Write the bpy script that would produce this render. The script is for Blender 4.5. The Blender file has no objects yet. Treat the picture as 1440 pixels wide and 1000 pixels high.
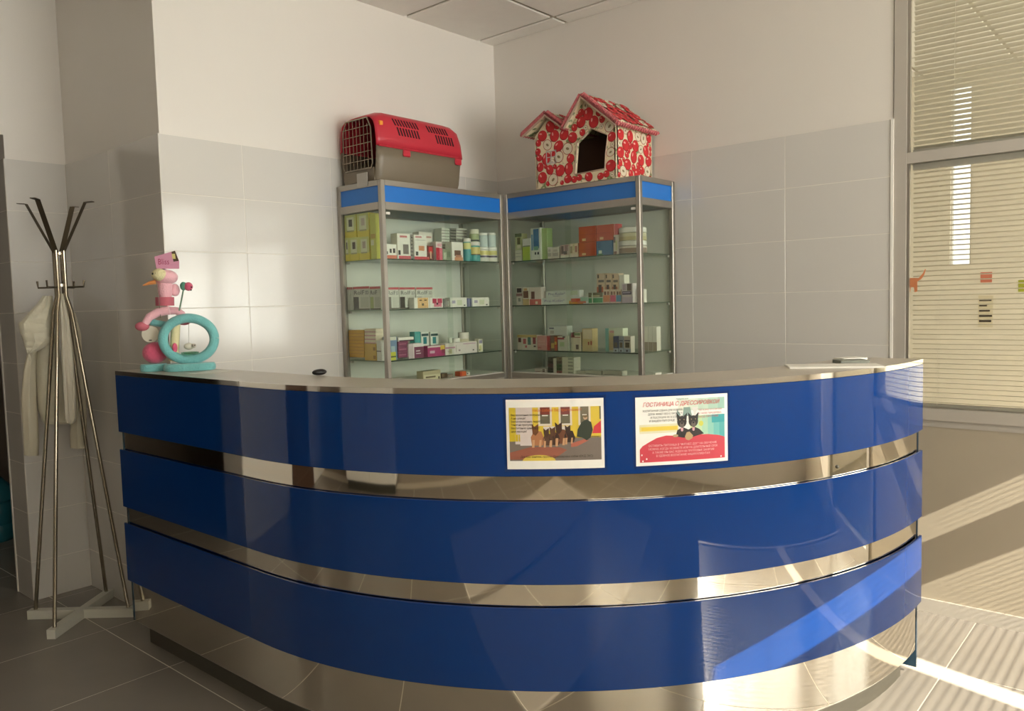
import bpy, bmesh, math, random
from mathutils import Vector, Matrix
random.seed(7)
S = bpy.context.scene
COL = S.collection

# ------------------------------------------------------------------ camera
F_PX, YAW, PITCH, ROLL, CAM_H = 1122.13, math.radians(40.848), math.radians(3.909), math.radians(-1.542), 1.434
_fw = Vector((math.cos(YAW)*math.cos(PITCH), math.sin(YAW)*math.cos(PITCH), -math.sin(PITCH)))
_r = Vector((math.sin(YAW), -math.cos(YAW), 0)); _u = _r.cross(_fw)
_c, _s = math.cos(ROLL), math.sin(ROLL)
_r, _u = _c*_r + _s*_u, -_s*_r + _c*_u
cam_d = bpy.data.cameras.new('camera'); cam = bpy.data.objects.new('camera', cam_d); COL.objects.link(cam)
cam_d.sensor_width = 36; cam_d.sensor_fit = 'HORIZONTAL'; cam_d.lens = 36*F_PX/1440
cam_d.clip_start = 0.02
mw = Matrix((( _r.x, _u.x, -_fw.x, 0), (_r.y, _u.y, -_fw.y, 0), (_r.z, _u.z, -_fw.z, CAM_H), (0, 0, 0, 1)))
cam.matrix_world = mw
S.camera = cam

# ------------------------------------------------------------------ light
S.view_settings.view_transform = 'Standard'; S.view_settings.look = 'None'
S.view_settings.gamma = 1; S.view_settings.use_curve_mapping = False
S.view_settings.exposure = 0.05
w = bpy.data.worlds.new('sky'); S.world = w; w.use_nodes = True
bg = w.node_tree.nodes['Background']; bg.inputs[0].default_value = (1.0, 0.98, 0.95, 1); bg.inputs[1].default_value = 1.6
SUN_DIR = Vector((0.25, 1.0, -0.64)).normalized()
sd = bpy.data.lights.new('sun', 'SUN'); sd.energy = 46; sd.angle = math.radians(0.3); sd.color = (1.0, 0.92, 0.80)
so = bpy.data.objects.new('sun', sd); COL.objects.link(so)
so.rotation_euler = SUN_DIR.to_track_quat('-Z', 'Y').to_euler(); so.location = (0, -6, 6)
def area(name, loc, direction, sx, sy, power, color):
    d = bpy.data.lights.new(name, 'AREA'); d.shape = 'RECTANGLE'; d.size = sx; d.size_y = sy; d.energy = power; d.color = color
    o = bpy.data.objects.new(name, d); COL.objects.link(o); o.location = loc
    o.rotation_euler = Vector(direction).to_track_quat('-Z', 'Z').to_euler()
    return o
area('fill_small_window', (-.7, -2.82, 1.75), (0, 1, 0), 2.4, 1.7, 58, (1.0, 0.99, 0.97))  # fill lamp added outside an unseen window to brighten the right wall
area('daylight_window_blind', (2.4, -2.82, 1.8), (0, 1, 0), 2.5, 1.8, 200, (1.0, 0.99, 0.97))
area('daylight_next_room', (5.4, -2.82, 1.8), (0, 1, 0), 2.2, 1.8, 85, (1.0, 0.97, 0.92))
area('daylight_glazed_door', (3.93, -.74, 1.5), (-1, 0, 0), .55, 2.2, 14, (1.0, 1.0, 0.97))

# ------------------------------------------------------------------ helpers
def ray(px, py): return _fw + _r*((px-720)/F_PX) - _u*((py-500)/F_PX)
C0 = Vector((0, 0, CAM_H))
def onZ(px, py, z): d = ray(px, py); return C0 + d*((z-CAM_H)/d.z)
def onX(px, py, x): d = ray(px, py); return C0 + d*(x/d.x)
def onY(px, py, y): d = ray(px, py); return C0 + d*(y/d.y)
def onP(px, py, p0, n): d = ray(px, py); n = Vector(n); return C0 + d*((Vector(p0)-C0).dot(n)/d.dot(n))

def lin(c):
    return tuple(((v/255)/12.92 if v/255 <= .04045 else ((v/255+.055)/1.055)**2.4) for v in c)
MATS = {}
def M(name, rgb, rough=.5, metal=0.0, spec=.5, var=0.06, vscale=14, bump=0.0, bscale=60, transl=0.0, coat=0.0, sheen=0.0, detail=3):
    if name in MATS: return MATS[name]
    m = bpy.data.materials.new(name); m.use_nodes = True; MATS[name] = m
    nt = m.node_tree; b = nt.nodes['Principled BSDF']
    c = lin(rgb)
    tc = nt.nodes.new('ShaderNodeTexCoord')
    nz = nt.nodes.new('ShaderNodeTexNoise'); nz.inputs['Scale'].default_value = vscale; nz.inputs['Detail'].default_value = detail
    nt.links.new(tc.outputs['Object'], nz.inputs['Vector'])
    mx = nt.nodes.new('ShaderNodeMix'); mx.data_type = 'RGBA'
    mx.inputs[6].default_value = tuple(v*(1-var) for v in c)+(1,); mx.inputs[7].default_value = tuple(min(1, v*(1+var)) for v in c)+(1,)
    nt.links.new(nz.outputs['Fac'], mx.inputs[0]); nt.links.new(mx.outputs[2], b.inputs['Base Color'])
    b.inputs['Roughness'].default_value = rough; b.inputs['Metallic'].default_value = metal; b.inputs['Specular IOR Level'].default_value = spec
    if coat: b.inputs['Coat Weight'].default_value = coat; b.inputs['Coat Roughness'].default_value = .03
    if sheen: b.inputs['Sheen Weight'].default_value = sheen
    if bump:
        n2 = nt.nodes.new('ShaderNodeTexNoise'); n2.inputs['Scale'].default_value = bscale; n2.inputs['Detail'].default_value = 2
        nt.links.new(tc.outputs['Object'], n2.inputs['Vector'])
        bp = nt.nodes.new('ShaderNodeBump'); bp.inputs['Strength'].default_value = bump; bp.inputs['Distance'].default_value = .01
        nt.links.new(n2.outputs['Fac'], bp.inputs['Height']); nt.links.new(bp.outputs['Normal'], b.inputs['Normal'])
    if transl:
        tr = nt.nodes.new('ShaderNodeBsdfTranslucent'); tr.inputs[0].default_value = c+(1,)
        ms = nt.nodes.new('ShaderNodeMixShader'); ms.inputs[0].default_value = transl
        out = nt.nodes['Material Output']
        nt.links.new(b.outputs[0], ms.inputs[1]); nt.links.new(tr.outputs[0], ms.inputs[2]); nt.links.new(ms.outputs[0], out.inputs[0])
    return m
def glass(name, tint=(252, 253, 251), refl=1.0):
    if name in MATS: return MATS[name]
    m = bpy.data.materials.new(name); m.use_nodes = True; MATS[name] = m
    nt = m.node_tree; nt.nodes.remove(nt.nodes['Principled BSDF']); out = nt.nodes['Material Output']
    t = nt.nodes.new('ShaderNodeBsdfTransparent'); t.inputs[0].default_value = lin(tint)+(1,)
    g = nt.nodes.new('ShaderNodeBsdfGlossy'); g.inputs['Roughness'].default_value = .02
    lw = nt.nodes.new('ShaderNodeLayerWeight'); lw.inputs[0].default_value = .5
    f = nt.nodes.new('ShaderNodeMath'); f.operation = 'POWER'; f.inputs[1].default_value = 4.5; nt.links.new(lw.outputs['Facing'], f.inputs[0])
    mu = nt.nodes.new('ShaderNodeMath'); mu.operation = 'MULTIPLY_ADD'; mu.inputs[1].default_value = .8*refl; mu.inputs[2].default_value = .035*refl
    x = nt.nodes.new('ShaderNodeMixShader')
    nt.links.new(f.outputs[0], mu.inputs[0]); nt.links.new(mu.outputs[0], x.inputs[0])
    nt.links.new(t.outputs[0], x.inputs[1]); nt.links.new(g.outputs[0], x.inputs[2]); nt.links.new(x.outputs[0], out.inputs[0])
    return m
_pc = {}
def P(rgb, rough=.45):
    k = (tuple(rgb), rough)
    if k not in _pc: _pc[k] = M('print_%d_%d_%d_%d' % (rgb[0], rgb[1], rgb[2], int(rough*100)), rgb, rough, var=.05, vscale=40)
    return _pc[k]

class MB:
    def __init__(s): s.v = []; s.f = []; s.m = []; s.mats = []; s.smooth = []
    def mi(s, mat):
        if mat not in s.mats: s.mats.append(mat)
        return s.mats.index(mat)
    def add(s, vs, fs, mat, smooth=False):
        o = len(s.v); s.v += [tuple(v) for v in vs]; k = s.mi(mat)
        for f in fs: s.f.append(tuple(i+o for i in f)); s.m.append(k); s.smooth.append(smooth)
        return s
    def box(s, a, b, mat, ch=0.0):
        x0, y0, z0 = [min(p, q) for p, q in zip(a, b)]; x1, y1, z1 = [max(p, q) for p, q in zip(a, b)]
        if ch <= 0:
            return s.add([(x0,y0,z0),(x1,y0,z0),(x1,y1,z0),(x0,y1,z0),(x0,y0,z1),(x1,y0,z1),(x1,y1,z1),(x0,y1,z1)],
              [(0,3,2,1),(4,5,6,7),(0,1,5,4),(1,2,6,5),(2,3,7,6),(3,0,4,7)], mat)
        c = min(ch, (x1-x0)/2.1, (y1-y0)/2.1, (z1-z0)/2.1)
        bm = bmesh.new(); bmesh.ops.create_cube(bm, size=1)
        for v in bm.verts: v.co = Vector(((x0+x1)/2+v.co.x*(x1-x0), (y0+y1)/2+v.co.y*(y1-y0), (z0+z1)/2+v.co.z*(z1-z0)))
        bmesh.ops.bevel(bm, geom=bm.edges[:], offset=c, segments=1, affect='EDGES')
        bm.verts.index_update(); vs = [v.co.copy() for v in bm.verts]; fs = [tuple(v.index for v in f.verts) for f in bm.faces]; bm.free()
        return s.add(vs, fs, mat)
    def quad(s, a, b, c, d, mat): return s.add([a, b, c, d], [(0, 1, 2, 3)], mat)
    def poly(s, pts, mat): return s.add(pts, [tuple(range(len(pts)))], mat)
    def tube(s, pts, r, mat, n=10, cap=True, flat=None):
        pts = [Vector(p) for p in pts]; rs = r if isinstance(r, (list, tuple)) else [r]*len(pts)
        vs = []; fs = []; prev = None
        for i, p in enumerate(pts):
            t = (pts[min(i+1, len(pts)-1)]-pts[max(i-1, 0)]).normalized()
            if prev is None:
                a = Vector((0, 0, 1)) if abs(t.z) < .9 else Vector((1, 0, 0)); x = t.cross(a).normalized()
            else: x = (prev - t*prev.dot(t)).normalized()
            prev = x; y = t.cross(x)
            for k in range(n):
                an = 2*math.pi*k/n; rr = rs[i]
                vs.append(p + x*math.cos(an)*rr + y*math.sin(an)*rr*(flat or 1))
        for i in range(len(pts)-1):
            for k in range(n): fs.append((i*n+k, i*n+(k+1) % n, (i+1)*n+(k+1) % n, (i+1)*n+k))
        if cap: fs.append(tuple(reversed(range(n)))); fs.append(tuple((len(pts)-1)*n+k for k in range(n)))
        return s.add(vs, fs, mat, True)
    def ell(s, c, r, mat, n=16, m=10, R=None):
        c = Vector(c); vs = []; fs = []
        for i in range(m+1):
            th = math.pi*i/m
            for k in range(n):
                ph = 2*math.pi*k/n
                d = Vector((r[0]*math.sin(th)*math.cos(ph), r[1]*math.sin(th)*math.sin(ph), r[2]*math.cos(th)))
                if R is not None: d = R @ d
                vs.append(c+d)
        for i in range(m):
            for k in range(n): fs.append((i*n+k, (i+1)*n+k, (i+1)*n+(k+1) % n, i*n+(k+1) % n))
        return s.add(vs, fs, mat, True)
    def lathe(s, c, prof, mat, n=20):
        c = Vector(c); vs = []; fs = []
        for (r, z) in prof:
            for k in range(n): a = 2*math.pi*k/n; vs.append(c+Vector((r*math.cos(a), r*math.sin(a), z)))
        for i in range(len(prof)-1):
            for k in range(n): fs.append((i*n+k, i*n+(k+1) % n, (i+1)*n+(k+1) % n, (i+1)*n+k))
        fs.append(tuple(reversed(range(n)))); fs.append(tuple((len(prof)-1)*n+k for k in range(n)))
        return s.add(vs, fs, mat, True)
    def grid(s, rows, mat, closed=False, smooth=True):
        n = len(rows[0]); vs = [p for r in rows for p in r]; fs = []
        for i in range(len(rows)-1):
            for k in range(n if closed else n-1): fs.append((i*n+k, i*n+(k+1) % n, (i+1)*n+(k+1) % n, (i+1)*n+k))
        return s.add(vs, fs, mat, smooth)
    def prism(s, poly, vec, mat):
        poly = [Vector(p) for p in poly]; vec = Vector(vec); n = len(poly)
        return s.add(poly+[p+vec for p in poly], [tuple(reversed(range(n))), tuple(n+i for i in range(n))]+[(i, (i+1) % n, n+(i+1) % n, n+i) for i in range(n)], mat)
    def build(s, name, parent=None):
        me = bpy.data.meshes.new(name); me.from_pydata(s.v, [], s.f)
        for m in s.mats: me.materials.append(m)
        me.polygons.foreach_set('material_index', s.m); me.polygons.foreach_set('use_smooth', s.smooth)
        bm = bmesh.new(); bm.from_mesh(me); bmesh.ops.recalc_face_normals(bm, faces=bm.faces[:]); bm.to_mesh(me); bm.free()
        me.update()
        if any(s.smooth): me.set_sharp_from_angle(angle=math.radians(38))
        o = bpy.data.objects.new(name, me); COL.objects.link(o)
        if parent is not None: put(o, parent)
        return o
def put(o, parent):
    o.parent = parent
    if parent.type == 'EMPTY' or parent.location.length > 0: o.matrix_parent_inverse = Matrix.Translation(-parent.location) if parent.parent is None else Matrix.Identity(4)
def tag(o, label, cat, group=None):
    o['label'] = label; o['category'] = cat
    if group: o['group'] = group
    return o
def thing(name, label, cat, loc=(0, 0, 0), group=None):
    o = bpy.data.objects.new(name, None); COL.objects.link(o); o.location = loc; o.empty_display_size = .05
    return tag(o, label, cat, group)
def struct(o): o['kind'] = 'structure'; return o
def box(name, a, b, mat, parent=None, ch=0.0): return MB().box(a, b, mat, ch).build(name, parent)
def sbox(name, a, b, mat, ch=0.0): return struct(box(name, a, b, mat, None, ch))

# text laid out in (u, v); fn maps (u, v) to 3D
def text_mesh(body, size, fn, mat, shear=0.0, align='LEFT', width=None):
    cu = bpy.data.curves.new('t', 'FONT'); cu.body = body; cu.size = size; cu.shear = shear; cu.align_x = align; cu.resolution_u = 2
    o = bpy.data.objects.new('t', cu); COL.objects.link(o)
    dg = bpy.context.evaluated_depsgraph_get(); me = bpy.data.meshes.new_from_object(o.evaluated_get(dg))
    vs = [v.co.copy() for v in me.vertices]; fs = [tuple(p.vertices) for p in me.polygons]
    bpy.data.objects.remove(o); bpy.data.curves.remove(cu); bpy.data.meshes.remove(me)
    k = 1.0
    if width and vs:
        w_ = max(v.x for v in vs)-min(v.x for v in vs); k = width/max(w_, 1e-6)
    return [fn(v.x*k, v.y) for v in vs], fs

# ------------------------------------------------------------------ materials
PAINT = M('wall_paint', (229, 223, 215), .42, var=.02, vscale=3, bump=.02, bscale=200)
TILE = M('wall_tile', (214, 210, 204), .09, var=.02, vscale=2, spec=.5)
GROUT = M('grout', (228, 223, 214), .8)
FLOORT = M('floor_tile', (138, 131, 122), .22, var=.08, vscale=5, bump=.02, bscale=120, detail=6)
FGROUT = M('floor_grout', (206, 198, 184), .8)
CEILT = M('ceiling_tile', (240, 236, 229), .9, var=.03, bump=.12, bscale=150)
CGRID = M('ceiling_grid', (188, 178, 158), .5)
ALU = M('aluminium', (168, 162, 152), .34, .75, var=.03, bump=.01, bscale=300)
ALUF = M('grey_frame', (186, 179, 169), .4, .1, var=.03)
STEEL = M('polished_steel', (226, 220, 208), .035, 1.0, var=.02, vscale=3, bump=.09, bscale=2.6)
CHROME = M('chrome', (222, 218, 210), .06, 1.0, var=.02)
BLUE = M('blue_glass', (12, 56, 122), .03, spec=.5, var=.03, vscale=2)
BLUEF = M('blue_fascia', (38, 118, 205), .35, var=.03)
TOPM = M('counter_laminate', (186, 176, 162), .3, var=.04, vscale=30)
KICK = M('kick_metal', (92, 88, 78), .35, .5)
WHITE = M('white_plastic', (238, 234, 226), .35)
PANEL = M('partition_panel', (172, 161, 143), .38, var=.02)
GLASS = glass('clear_glass'); GLASSG = glass('greenish_glass', (250, 253, 250), .9)
SLAT = M('blind_slat', (232, 225, 210), .38, transl=.25, var=.02)
DARK = M('dark_plastic', (34, 30, 28), .4)
CABBACK = M('cabinet_back', (222, 222, 212), .4, var=.03)

XR, YL = 3.816, 3.384           # right wall plane, left wall plane
CZ = 3.023                      # ceiling
TZ = 2.187                      # top of the wall tiling
PX, AY, DX, DY = 1.652, 4.40, 1.378, 4.62   # pillar return, alcove back wall, alcove edge, jamb end
FY = -2.6                       # window facade behind the camera
LX = -2.4

# ------------------------------------------------------------------ room shell
fl = sbox('floor', (LX-.3, FY-.3, -.12), (7.0, 7.3, -.0006), FGROUT)
def tile_mesh(name, w_, h_, t, mat, ch=.0015):
    mb = MB(); mb.box((0, 0, 0), (w_, h_, t), mat, ch); o = mb.build(name); me = o.data; bpy.data.objects.remove(o); return me
FT = .604
me_ft = tile_mesh('floor_tile', FT-.004, FT-.004, .0014, FLOORT, .0004)
for i in range(-6, 9):
    for j in range(-11, 6):
        x0 = 1.44+i*FT; y0 = 3.72+j*FT
        if x0+FT < LX or x0 > 6.7 or y0+FT < FY or y0 > 7.0: continue
        o = bpy.data.objects.new('floor_tile', me_ft); COL.objects.link(o); o.parent = fl; o.location = (x0+.002, y0+.002, -.0014)
ce = sbox('ceiling', (LX-.3, FY-.3, CZ+.012), (7.0, 7.3, CZ+.12), CGRID)
CT = .597
me_ct = tile_mesh('ceiling_tile', CT-.022, CT-.022, .012, CEILT, .004)
for i in range(-11, 6):
    for j in range(-9, 8):
        x0 = 3.684+(i-1)*CT; y0 = 2.81+j*CT
        if x0 < LX-.3 or x0 > 6.5 or y0 < FY-.2 or y0 > 6.9: continue
        if x0+CT > XR and x0 < XR+.08: 
            continue
        o = bpy.data.objects.new('ceiling_tile', me_ct); COL.objects.link(o); o.parent = ce; o.location = (x0+.011, y0+.011, CZ)
me_cs = tile_mesh('ceiling_tile', XR-3.684-.014, CT-.022, .012, CEILT, .004)
for j in range(-9, 1):
    o = bpy.data.objects.new('ceiling_tile', me_cs); COL.objects.link(o); o.parent = ce; o.location = (3.684+.011, 2.81+j*CT+.011, CZ)

wl = sbox('wall_left', (PX, YL, -.006), (XR+.1, YL+.14, CZ+.012), PAINT)
wret = sbox('wall_return', (PX, YL+.14, -.006), (PX+.14, AY+.2, CZ+.012), PAINT)
wal = sbox('wall_alcove', (DX, AY, -.006), (PX, DY, CZ+.012), PAINT)
wr = sbox('wall_right', (XR, 1.045, -.006), (XR+.1, YL, CZ+.012), PAINT)
sbox('wall_alcove_far', (LX-.1, AY, -.006), (0.35, DY, CZ+.012), PAINT)
sbox('wall_opening_lintel', (0.35, AY, 2.3), (DX, DY, CZ+.012), PAINT)
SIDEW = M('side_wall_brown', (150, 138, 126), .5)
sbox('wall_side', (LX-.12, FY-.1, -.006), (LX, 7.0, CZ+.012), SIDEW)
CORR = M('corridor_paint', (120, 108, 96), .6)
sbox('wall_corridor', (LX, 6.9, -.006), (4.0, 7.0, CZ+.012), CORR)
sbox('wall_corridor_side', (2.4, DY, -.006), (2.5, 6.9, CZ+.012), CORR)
# facade with window openings
OPEN = [(-1.9, .5, .9, 2.6), (1.15, 3.66, .9, 2.77), (4.3, 6.5, .9, 2.7)]  # first opening put in to bring light to the right wall
def facade():
    mb = MB(); xs = [LX-.1]
    for (a, b, z0, z1) in OPEN: xs += [a, b]
    xs += [6.9]
    for k in range(0, len(xs), 2): mb.box((xs[k], FY-.16, -.006), (xs[k+1], FY, CZ+.012), PAINT)
    for (a, b, z0, z1) in OPEN:
        mb.box((a, FY-.16, -.006), (b, FY, z0), PAINT); mb.box((a, FY-.16, z1), (b, FY, CZ+.012), PAINT)
    return struct(mb.build('wall_facade'))
facade()
for n, (a, b, z0, z1) in enumerate(OPEN):
    wn = MB(); t = .045
    wn.box((a, FY-.11, z0), (a+t, FY-.05, z1), WHITE); wn.box((b-t, FY-.11, z0), (b, FY-.05, z1), WHITE)
    wn.box((a, FY-.11, z0), (b, FY-.05, z0+t), WHITE); wn.box((a, FY-.11, z1-t*.6), (b, FY-.05, z1), WHITE)
    if n == 1: wn.box((a, FY-.11, 2.435), (b, FY-.05, 2.577), WHITE)
    if n == 0: wn.box(((a+b)/2-.03, FY-.11, z0), ((a+b)/2+.03, FY-.05, z1), WHITE)
    if n == 2: wn.box((a+.9, FY-.11, z0), (a+.96, FY-.05, z1), WHITE)
    fr = struct(wn.build('window_%d' % (n+2)))
    box('pane', (a+t, FY-.085, z0+t), (b-t, FY-.081, z1-.03), GLASS, fr)
# facade blinds (their slats stripe the sunlight on the partition)
def blind(name, label, cat_loc, a, b, axis, pos, z0, z1, pitch, wid, tilt, group=None, cords=(.2,)):
    t = thing(name, label, 'blind', cat_loc, group)
    L = b-a; ca, sa = math.cos(tilt)*wid/2, math.sin(tilt)*wid/2; th = .0006
    mb = MB(); rows = []
    for q in (-1, -.5, 0, .5, 1):
        cx, cz = ca*q, sa*q + .0016*(1-q*q)
        rows.append((cx, cz))
    def pt(u, l, z): return (u, l, z) if axis == 'Y' else (l, u, z)
    up = [[pt(cx, l, cz+th) for (cx, cz) in rows] for l in (0, L)]
    mb.grid(up, SLAT); mb.grid([[ (p[0], p[1], p[2]-2*th) for p in r] for r in up], SLAT)
    o0 = mb.build('slat'); me = o0.data; bpy.data.objects.remove(o0)
    z = z0+.02
    while z < z1-.03:
        o = bpy.data.objects.new('slat', me); COL.objects.link(o); o.parent = t
        q = Vector((pos, a, z)) if axis == 'Y' else Vector((a, pos, z))
        o.location = q - t.location; z += pitch
    def bx(n_, h0, h1, d, mat):
        if axis == 'Y': box(n_, (pos-d, a, h0), (pos+d, b, h1), mat, t)
        else: box(n_, (a, pos-d, h0), (b, pos+d, h1), mat, t)
    bx('bottom_rail', z0+.001, z0+.014, .012, ALUF); bx('head_rail', z1-.026, z1-.001, .014, ALUF)
    for c in cords:
        l = b-c if axis == 'Y' else a+c
        for d in (-wid/2-.001, wid/2+.001):
            pp = [pt(pos+d, l, z0+.01), pt(pos+d, l, z1-.02)]
            MB().tube(pp, .0009, SLAT, 5).build('ladder_cord', t)
    return t
blind('venetian_blind', 'pale venetian blind on the street window behind the reception, wide half', (1.2, FY-.02, .95), 1.2, 2.34, 'X', FY-.02, .95, 2.44, .0235, .025, 0.0)
blind('venetian_blind', 'pale venetian blind on the street window behind the reception, half beside the partition', (2.44, FY-.02, .95), 2.45, 3.61, 'X', FY-.02, .95, 2.44, .0235, .025, 0.0)
blind('venetian_blind', 'pale venetian blind on the smaller street window out of view, added to cut its sun', (-.7, FY-.02, .9), -1.86, .46, 'X', FY-.02, .9, 2.6, .0235, .025, 0.15)  # unseen blind added to hold back the sun at this window
blind('venetian_blind', 'short pale venetian blind in the top light of the street window', (1.2, FY-.02, 2.58), 1.2, 3.61, 'X', FY-.02, 2.552, 2.775, .0235, .025, 0.0)

# wall tiling : every tile a child of its wall
_tm = {}
def wall_tiles(wall, axis, pos, joints, nrm, ztop=TZ, row=.249, rows=9, thick=.008, z_min=0.0):
    # axis: direction of the run ('X' or 'Y'), pos: plane, nrm: -1 (faces the negative side)
    for a, b in zip(joints[:-1], joints[1:]):
        for k in range(rows):
            z1 = ztop-k*row; z0 = max(z1-row, z_min)
            if z1-z0 < .02: continue
            key = (axis, round(b-a, 3), round(z1-z0, 3))
            if key not in _tm:
                g = .0012; mb = MB()
                if axis == 'X': mb.box((g, -thick, g), (b-a-g, 0, z1-z0-g), TILE, .0012)
                else: mb.box((-thick, g, g), (0, b-a-g, z1-z0-g), TILE, .0012)
                o = mb.build('wall_tile'); _tm[key] = o.data; bpy.data.objects.remove(o)
            o = bpy.data.objects.new('wall_tile', _tm[key]); COL.objects.link(o); o.parent = wall
            o.location = (a, pos, z0) if axis == 'X' else (pos, a, z0)
    g0, g1 = joints[0], joints[-1]
    if axis == 'X': box('grout', (g0, pos-.0074, 0), (g1, pos, ztop-.001), GROUT, wall)
    else: box('grout', (pos-.0074, g0, 0), (pos, g1, ztop-.001), GROUT, wall)
wall_tiles(wl, 'X', YL, [PX-.008, 2.035, 2.53, 3.025, 3.52, XR-.008], -1)
wall_tiles(wr, 'Y', XR, [1.053, 1.528, 2.023, 2.518, 3.013, YL-.008], -1)
wall_tiles(wret, 'Y', PX, [YL-.0, 3.879, AY-.008], -1)
wall_tiles(wal, 'X', AY, [DX-.008, PX-.008], -1)
wall_tiles(wal, 'Y', DX, [AY, DY], -1)
struct(box('trim_1', (XR-.012, 1.041, 0), (XR, 1.052, TZ), WHITE))
struct(box('trim_2', (DX-.012, DY-.014, 0), (DX, DY, TZ), WHITE))
struct(box('trim_3', (PX-.0105, YL-.0105, 0), (PX-.0075, YL-.0075, TZ), WHITE))

# ------------------------------------------------------------------ glazed partition to the right
PY0 = -.19
wp = sbox('wall_partition', (XR+.008, PY0, -.006), (XR+.06, 1.0, .866), PANEL)
box('panel_lower_trim', (XR+.003, PY0, .835), (XR+.008, .99, .866), ALUF, wp)
struct(box('baseboard_right', (XR-.006, PY0, 0), (XR+.008, 1.0, .062), ALUF))
w1 = MB()
w1.box((XR-.006, .99, 0), (XR+.07, 1.041, CZ), ALUF); wf = struct(w1.build('window_1'))
box('transom', (XR-.004, PY0, 1.985), (XR+.066, .99, 2.032), ALUF, wf)
box('sill', (XR-.012, PY0, .866), (XR+.068, .99, .917), ALUF, wf)
box('post', (XR-.006, PY0-.05, 0), (XR+.07, PY0, CZ), ALUF, wf)
box('head_rail', (XR-.004, PY0, CZ-.03), (XR+.066, .99, CZ), ALUF, wf)
box('pane', (XR+.012, PY0, .917), (XR+.016, .99, 1.985), GLASS, wf)
box('pane', (XR+.012, PY0, 2.032), (XR+.016, .99, CZ-.03), GLASS, wf)
box('glazing_bead', (XR+.002, .978, .917), (XR+.02, .99, 1.985), ALU, wf)
box('glazing_bead', (XR+.002, .978, 2.032), (XR+.02, .99, CZ-.03), ALU, wf)
blind('venetian_blind', 'tall cream venetian blind behind glass, below the grey transom of the partition', (XR+.04, .4, .918), PY0+.01, .972, 'Y', XR+.042, .918, 1.984, .0214, .025, -.12, cords=(.105, .62, 1.05))
blind('venetian_blind', 'cream venetian blind behind glass, above the grey transom of the partition', (XR+.04, .4, 2.033), PY0+.01, .972, 'Y', XR+.042, 2.033, CZ-.031, .0214, .025, -.42, cords=(.16, .62, 1.05))
# next bay : plain glazed door and the rest of the partition
w5 = MB(); w5.box((XR-.004, -1.4, 0), (XR+.066, -1.33, CZ), ALUF); w5.box((XR-.004, -1.33, 1.985), (XR+.066, PY0-.05, 2.032), ALUF)
w5.box((XR-.004, -1.33, CZ-.03), (XR+.066, PY0-.05, CZ), ALUF); w5.box((XR-.004, -1.33, 0), (XR+.066, PY0-.05, .12), ALUF)
wf5 = struct(w5.build('window_5')); box('pane', (XR+.02, -1.33, .12), (XR+.026, PY0-.05, CZ-.03), GLASS, wf5)
sbox('wall_partition_rear', (XR, FY, -.006), (XR+.06, -1.4, CZ+.012), PAINT)
# next room
WY0, WY1 = onX(1366, 300, 6.6).y, onX(1336, 300, 6.6).y  # narrow opening added so sky shows as a sunlit strip behind the blind
WZ0 = onX(1350, 372, 6.6).z
ROOM2 = M('next_room_paint', (226, 219, 203), .5)
sbox('wall_next_room', (6.6, WY1, -.006), (6.7, YL+.14, CZ+.012), ROOM2)
sbox('wall_next_room_near', (6.6, FY-.1, -.006), (6.7, WY0, CZ+.012), ROOM2)
sbox('wall_next_room_lintel', (6.6, WY0, 2.9), (6.7, WY1, CZ+.012), ROOM2)
sbox('wall_next_room_sill', (6.6, WY0, -.006), (6.7, WY1, WZ0), ROOM2)
w6 = MB(); w6.box((6.62, WY0, WZ0), (6.66, WY0+.012, 2.9), WHITE); w6.box((6.62, WY1-.012, WZ0), (6.66, WY1, 2.9), WHITE)
wf6 = struct(w6.build('window_6')); box('pane', (6.635, WY0+.012, WZ0), (6.64, WY1-.012, 2.9), GLASS, wf6)
sbox('wall_next_room_back', (XR+.1, YL, -.006), (6.6, YL+.1, CZ+.012), ROOM2)
def notice(label, x0, y0, x1, y1, X, rgb, lines=0, ink=(60, 52, 40)):
    a, b = onX(x0, y0, X), onX(x1, y1, X); mb = MB(); mb.box((X-.002, b.y, b.z), (X, a.y, a.z), P(rgb))
    o = mb.build('wall_notice'); tag(o, label, 'notice')
    if lines:
        m2 = MB(); h = (a.z-b.z)/(lines+1)
        for k in range(lines):
            z = a.z-h*(k+.6); wd = (.9, .6, .8, .95)[k % 4]
            m2.box((X-.003, a.y-(a.y-b.y)*wd, z-h*.45), (X-.002, a.y-(a.y-b.y)*.06, z), P(ink))
        m2.build('print', o)['kind'] = 'stuff'
    return o
notice('pink paper notice on the wall seen through the blind', 1379, 383, 1395, 397, 6.6, (205, 120, 96))
notice('pale notice with dark printed lines on the wall seen through the blind', 1376, 416, 1396, 460, 6.6, (214, 204, 176), 5)
notice('small yellow green note on the wall seen through the blind', 1432, 394, 1450, 410, 6.6, (160, 165, 50))
# orange deer shaped sticker on the partition glass
sp = [(1275, 389), (1281, 391), (1292, 391), (1298, 384), (1301, 378), (1302, 379), (1300, 386), (1296, 392), (1290, 396), (1290, 410), (1286, 411), (1285, 404), (1281, 404), (1280, 411), (1276, 411), (1277, 398)]
st = MB().prism([onX(a, b, XR+.0215) for a, b in sp], (.0004, 0, 0), P((240, 150, 104))).build('window_sticker'); tag(st, 'orange deer shaped sticker on the glass in front of the blind', 'sticker')

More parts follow.
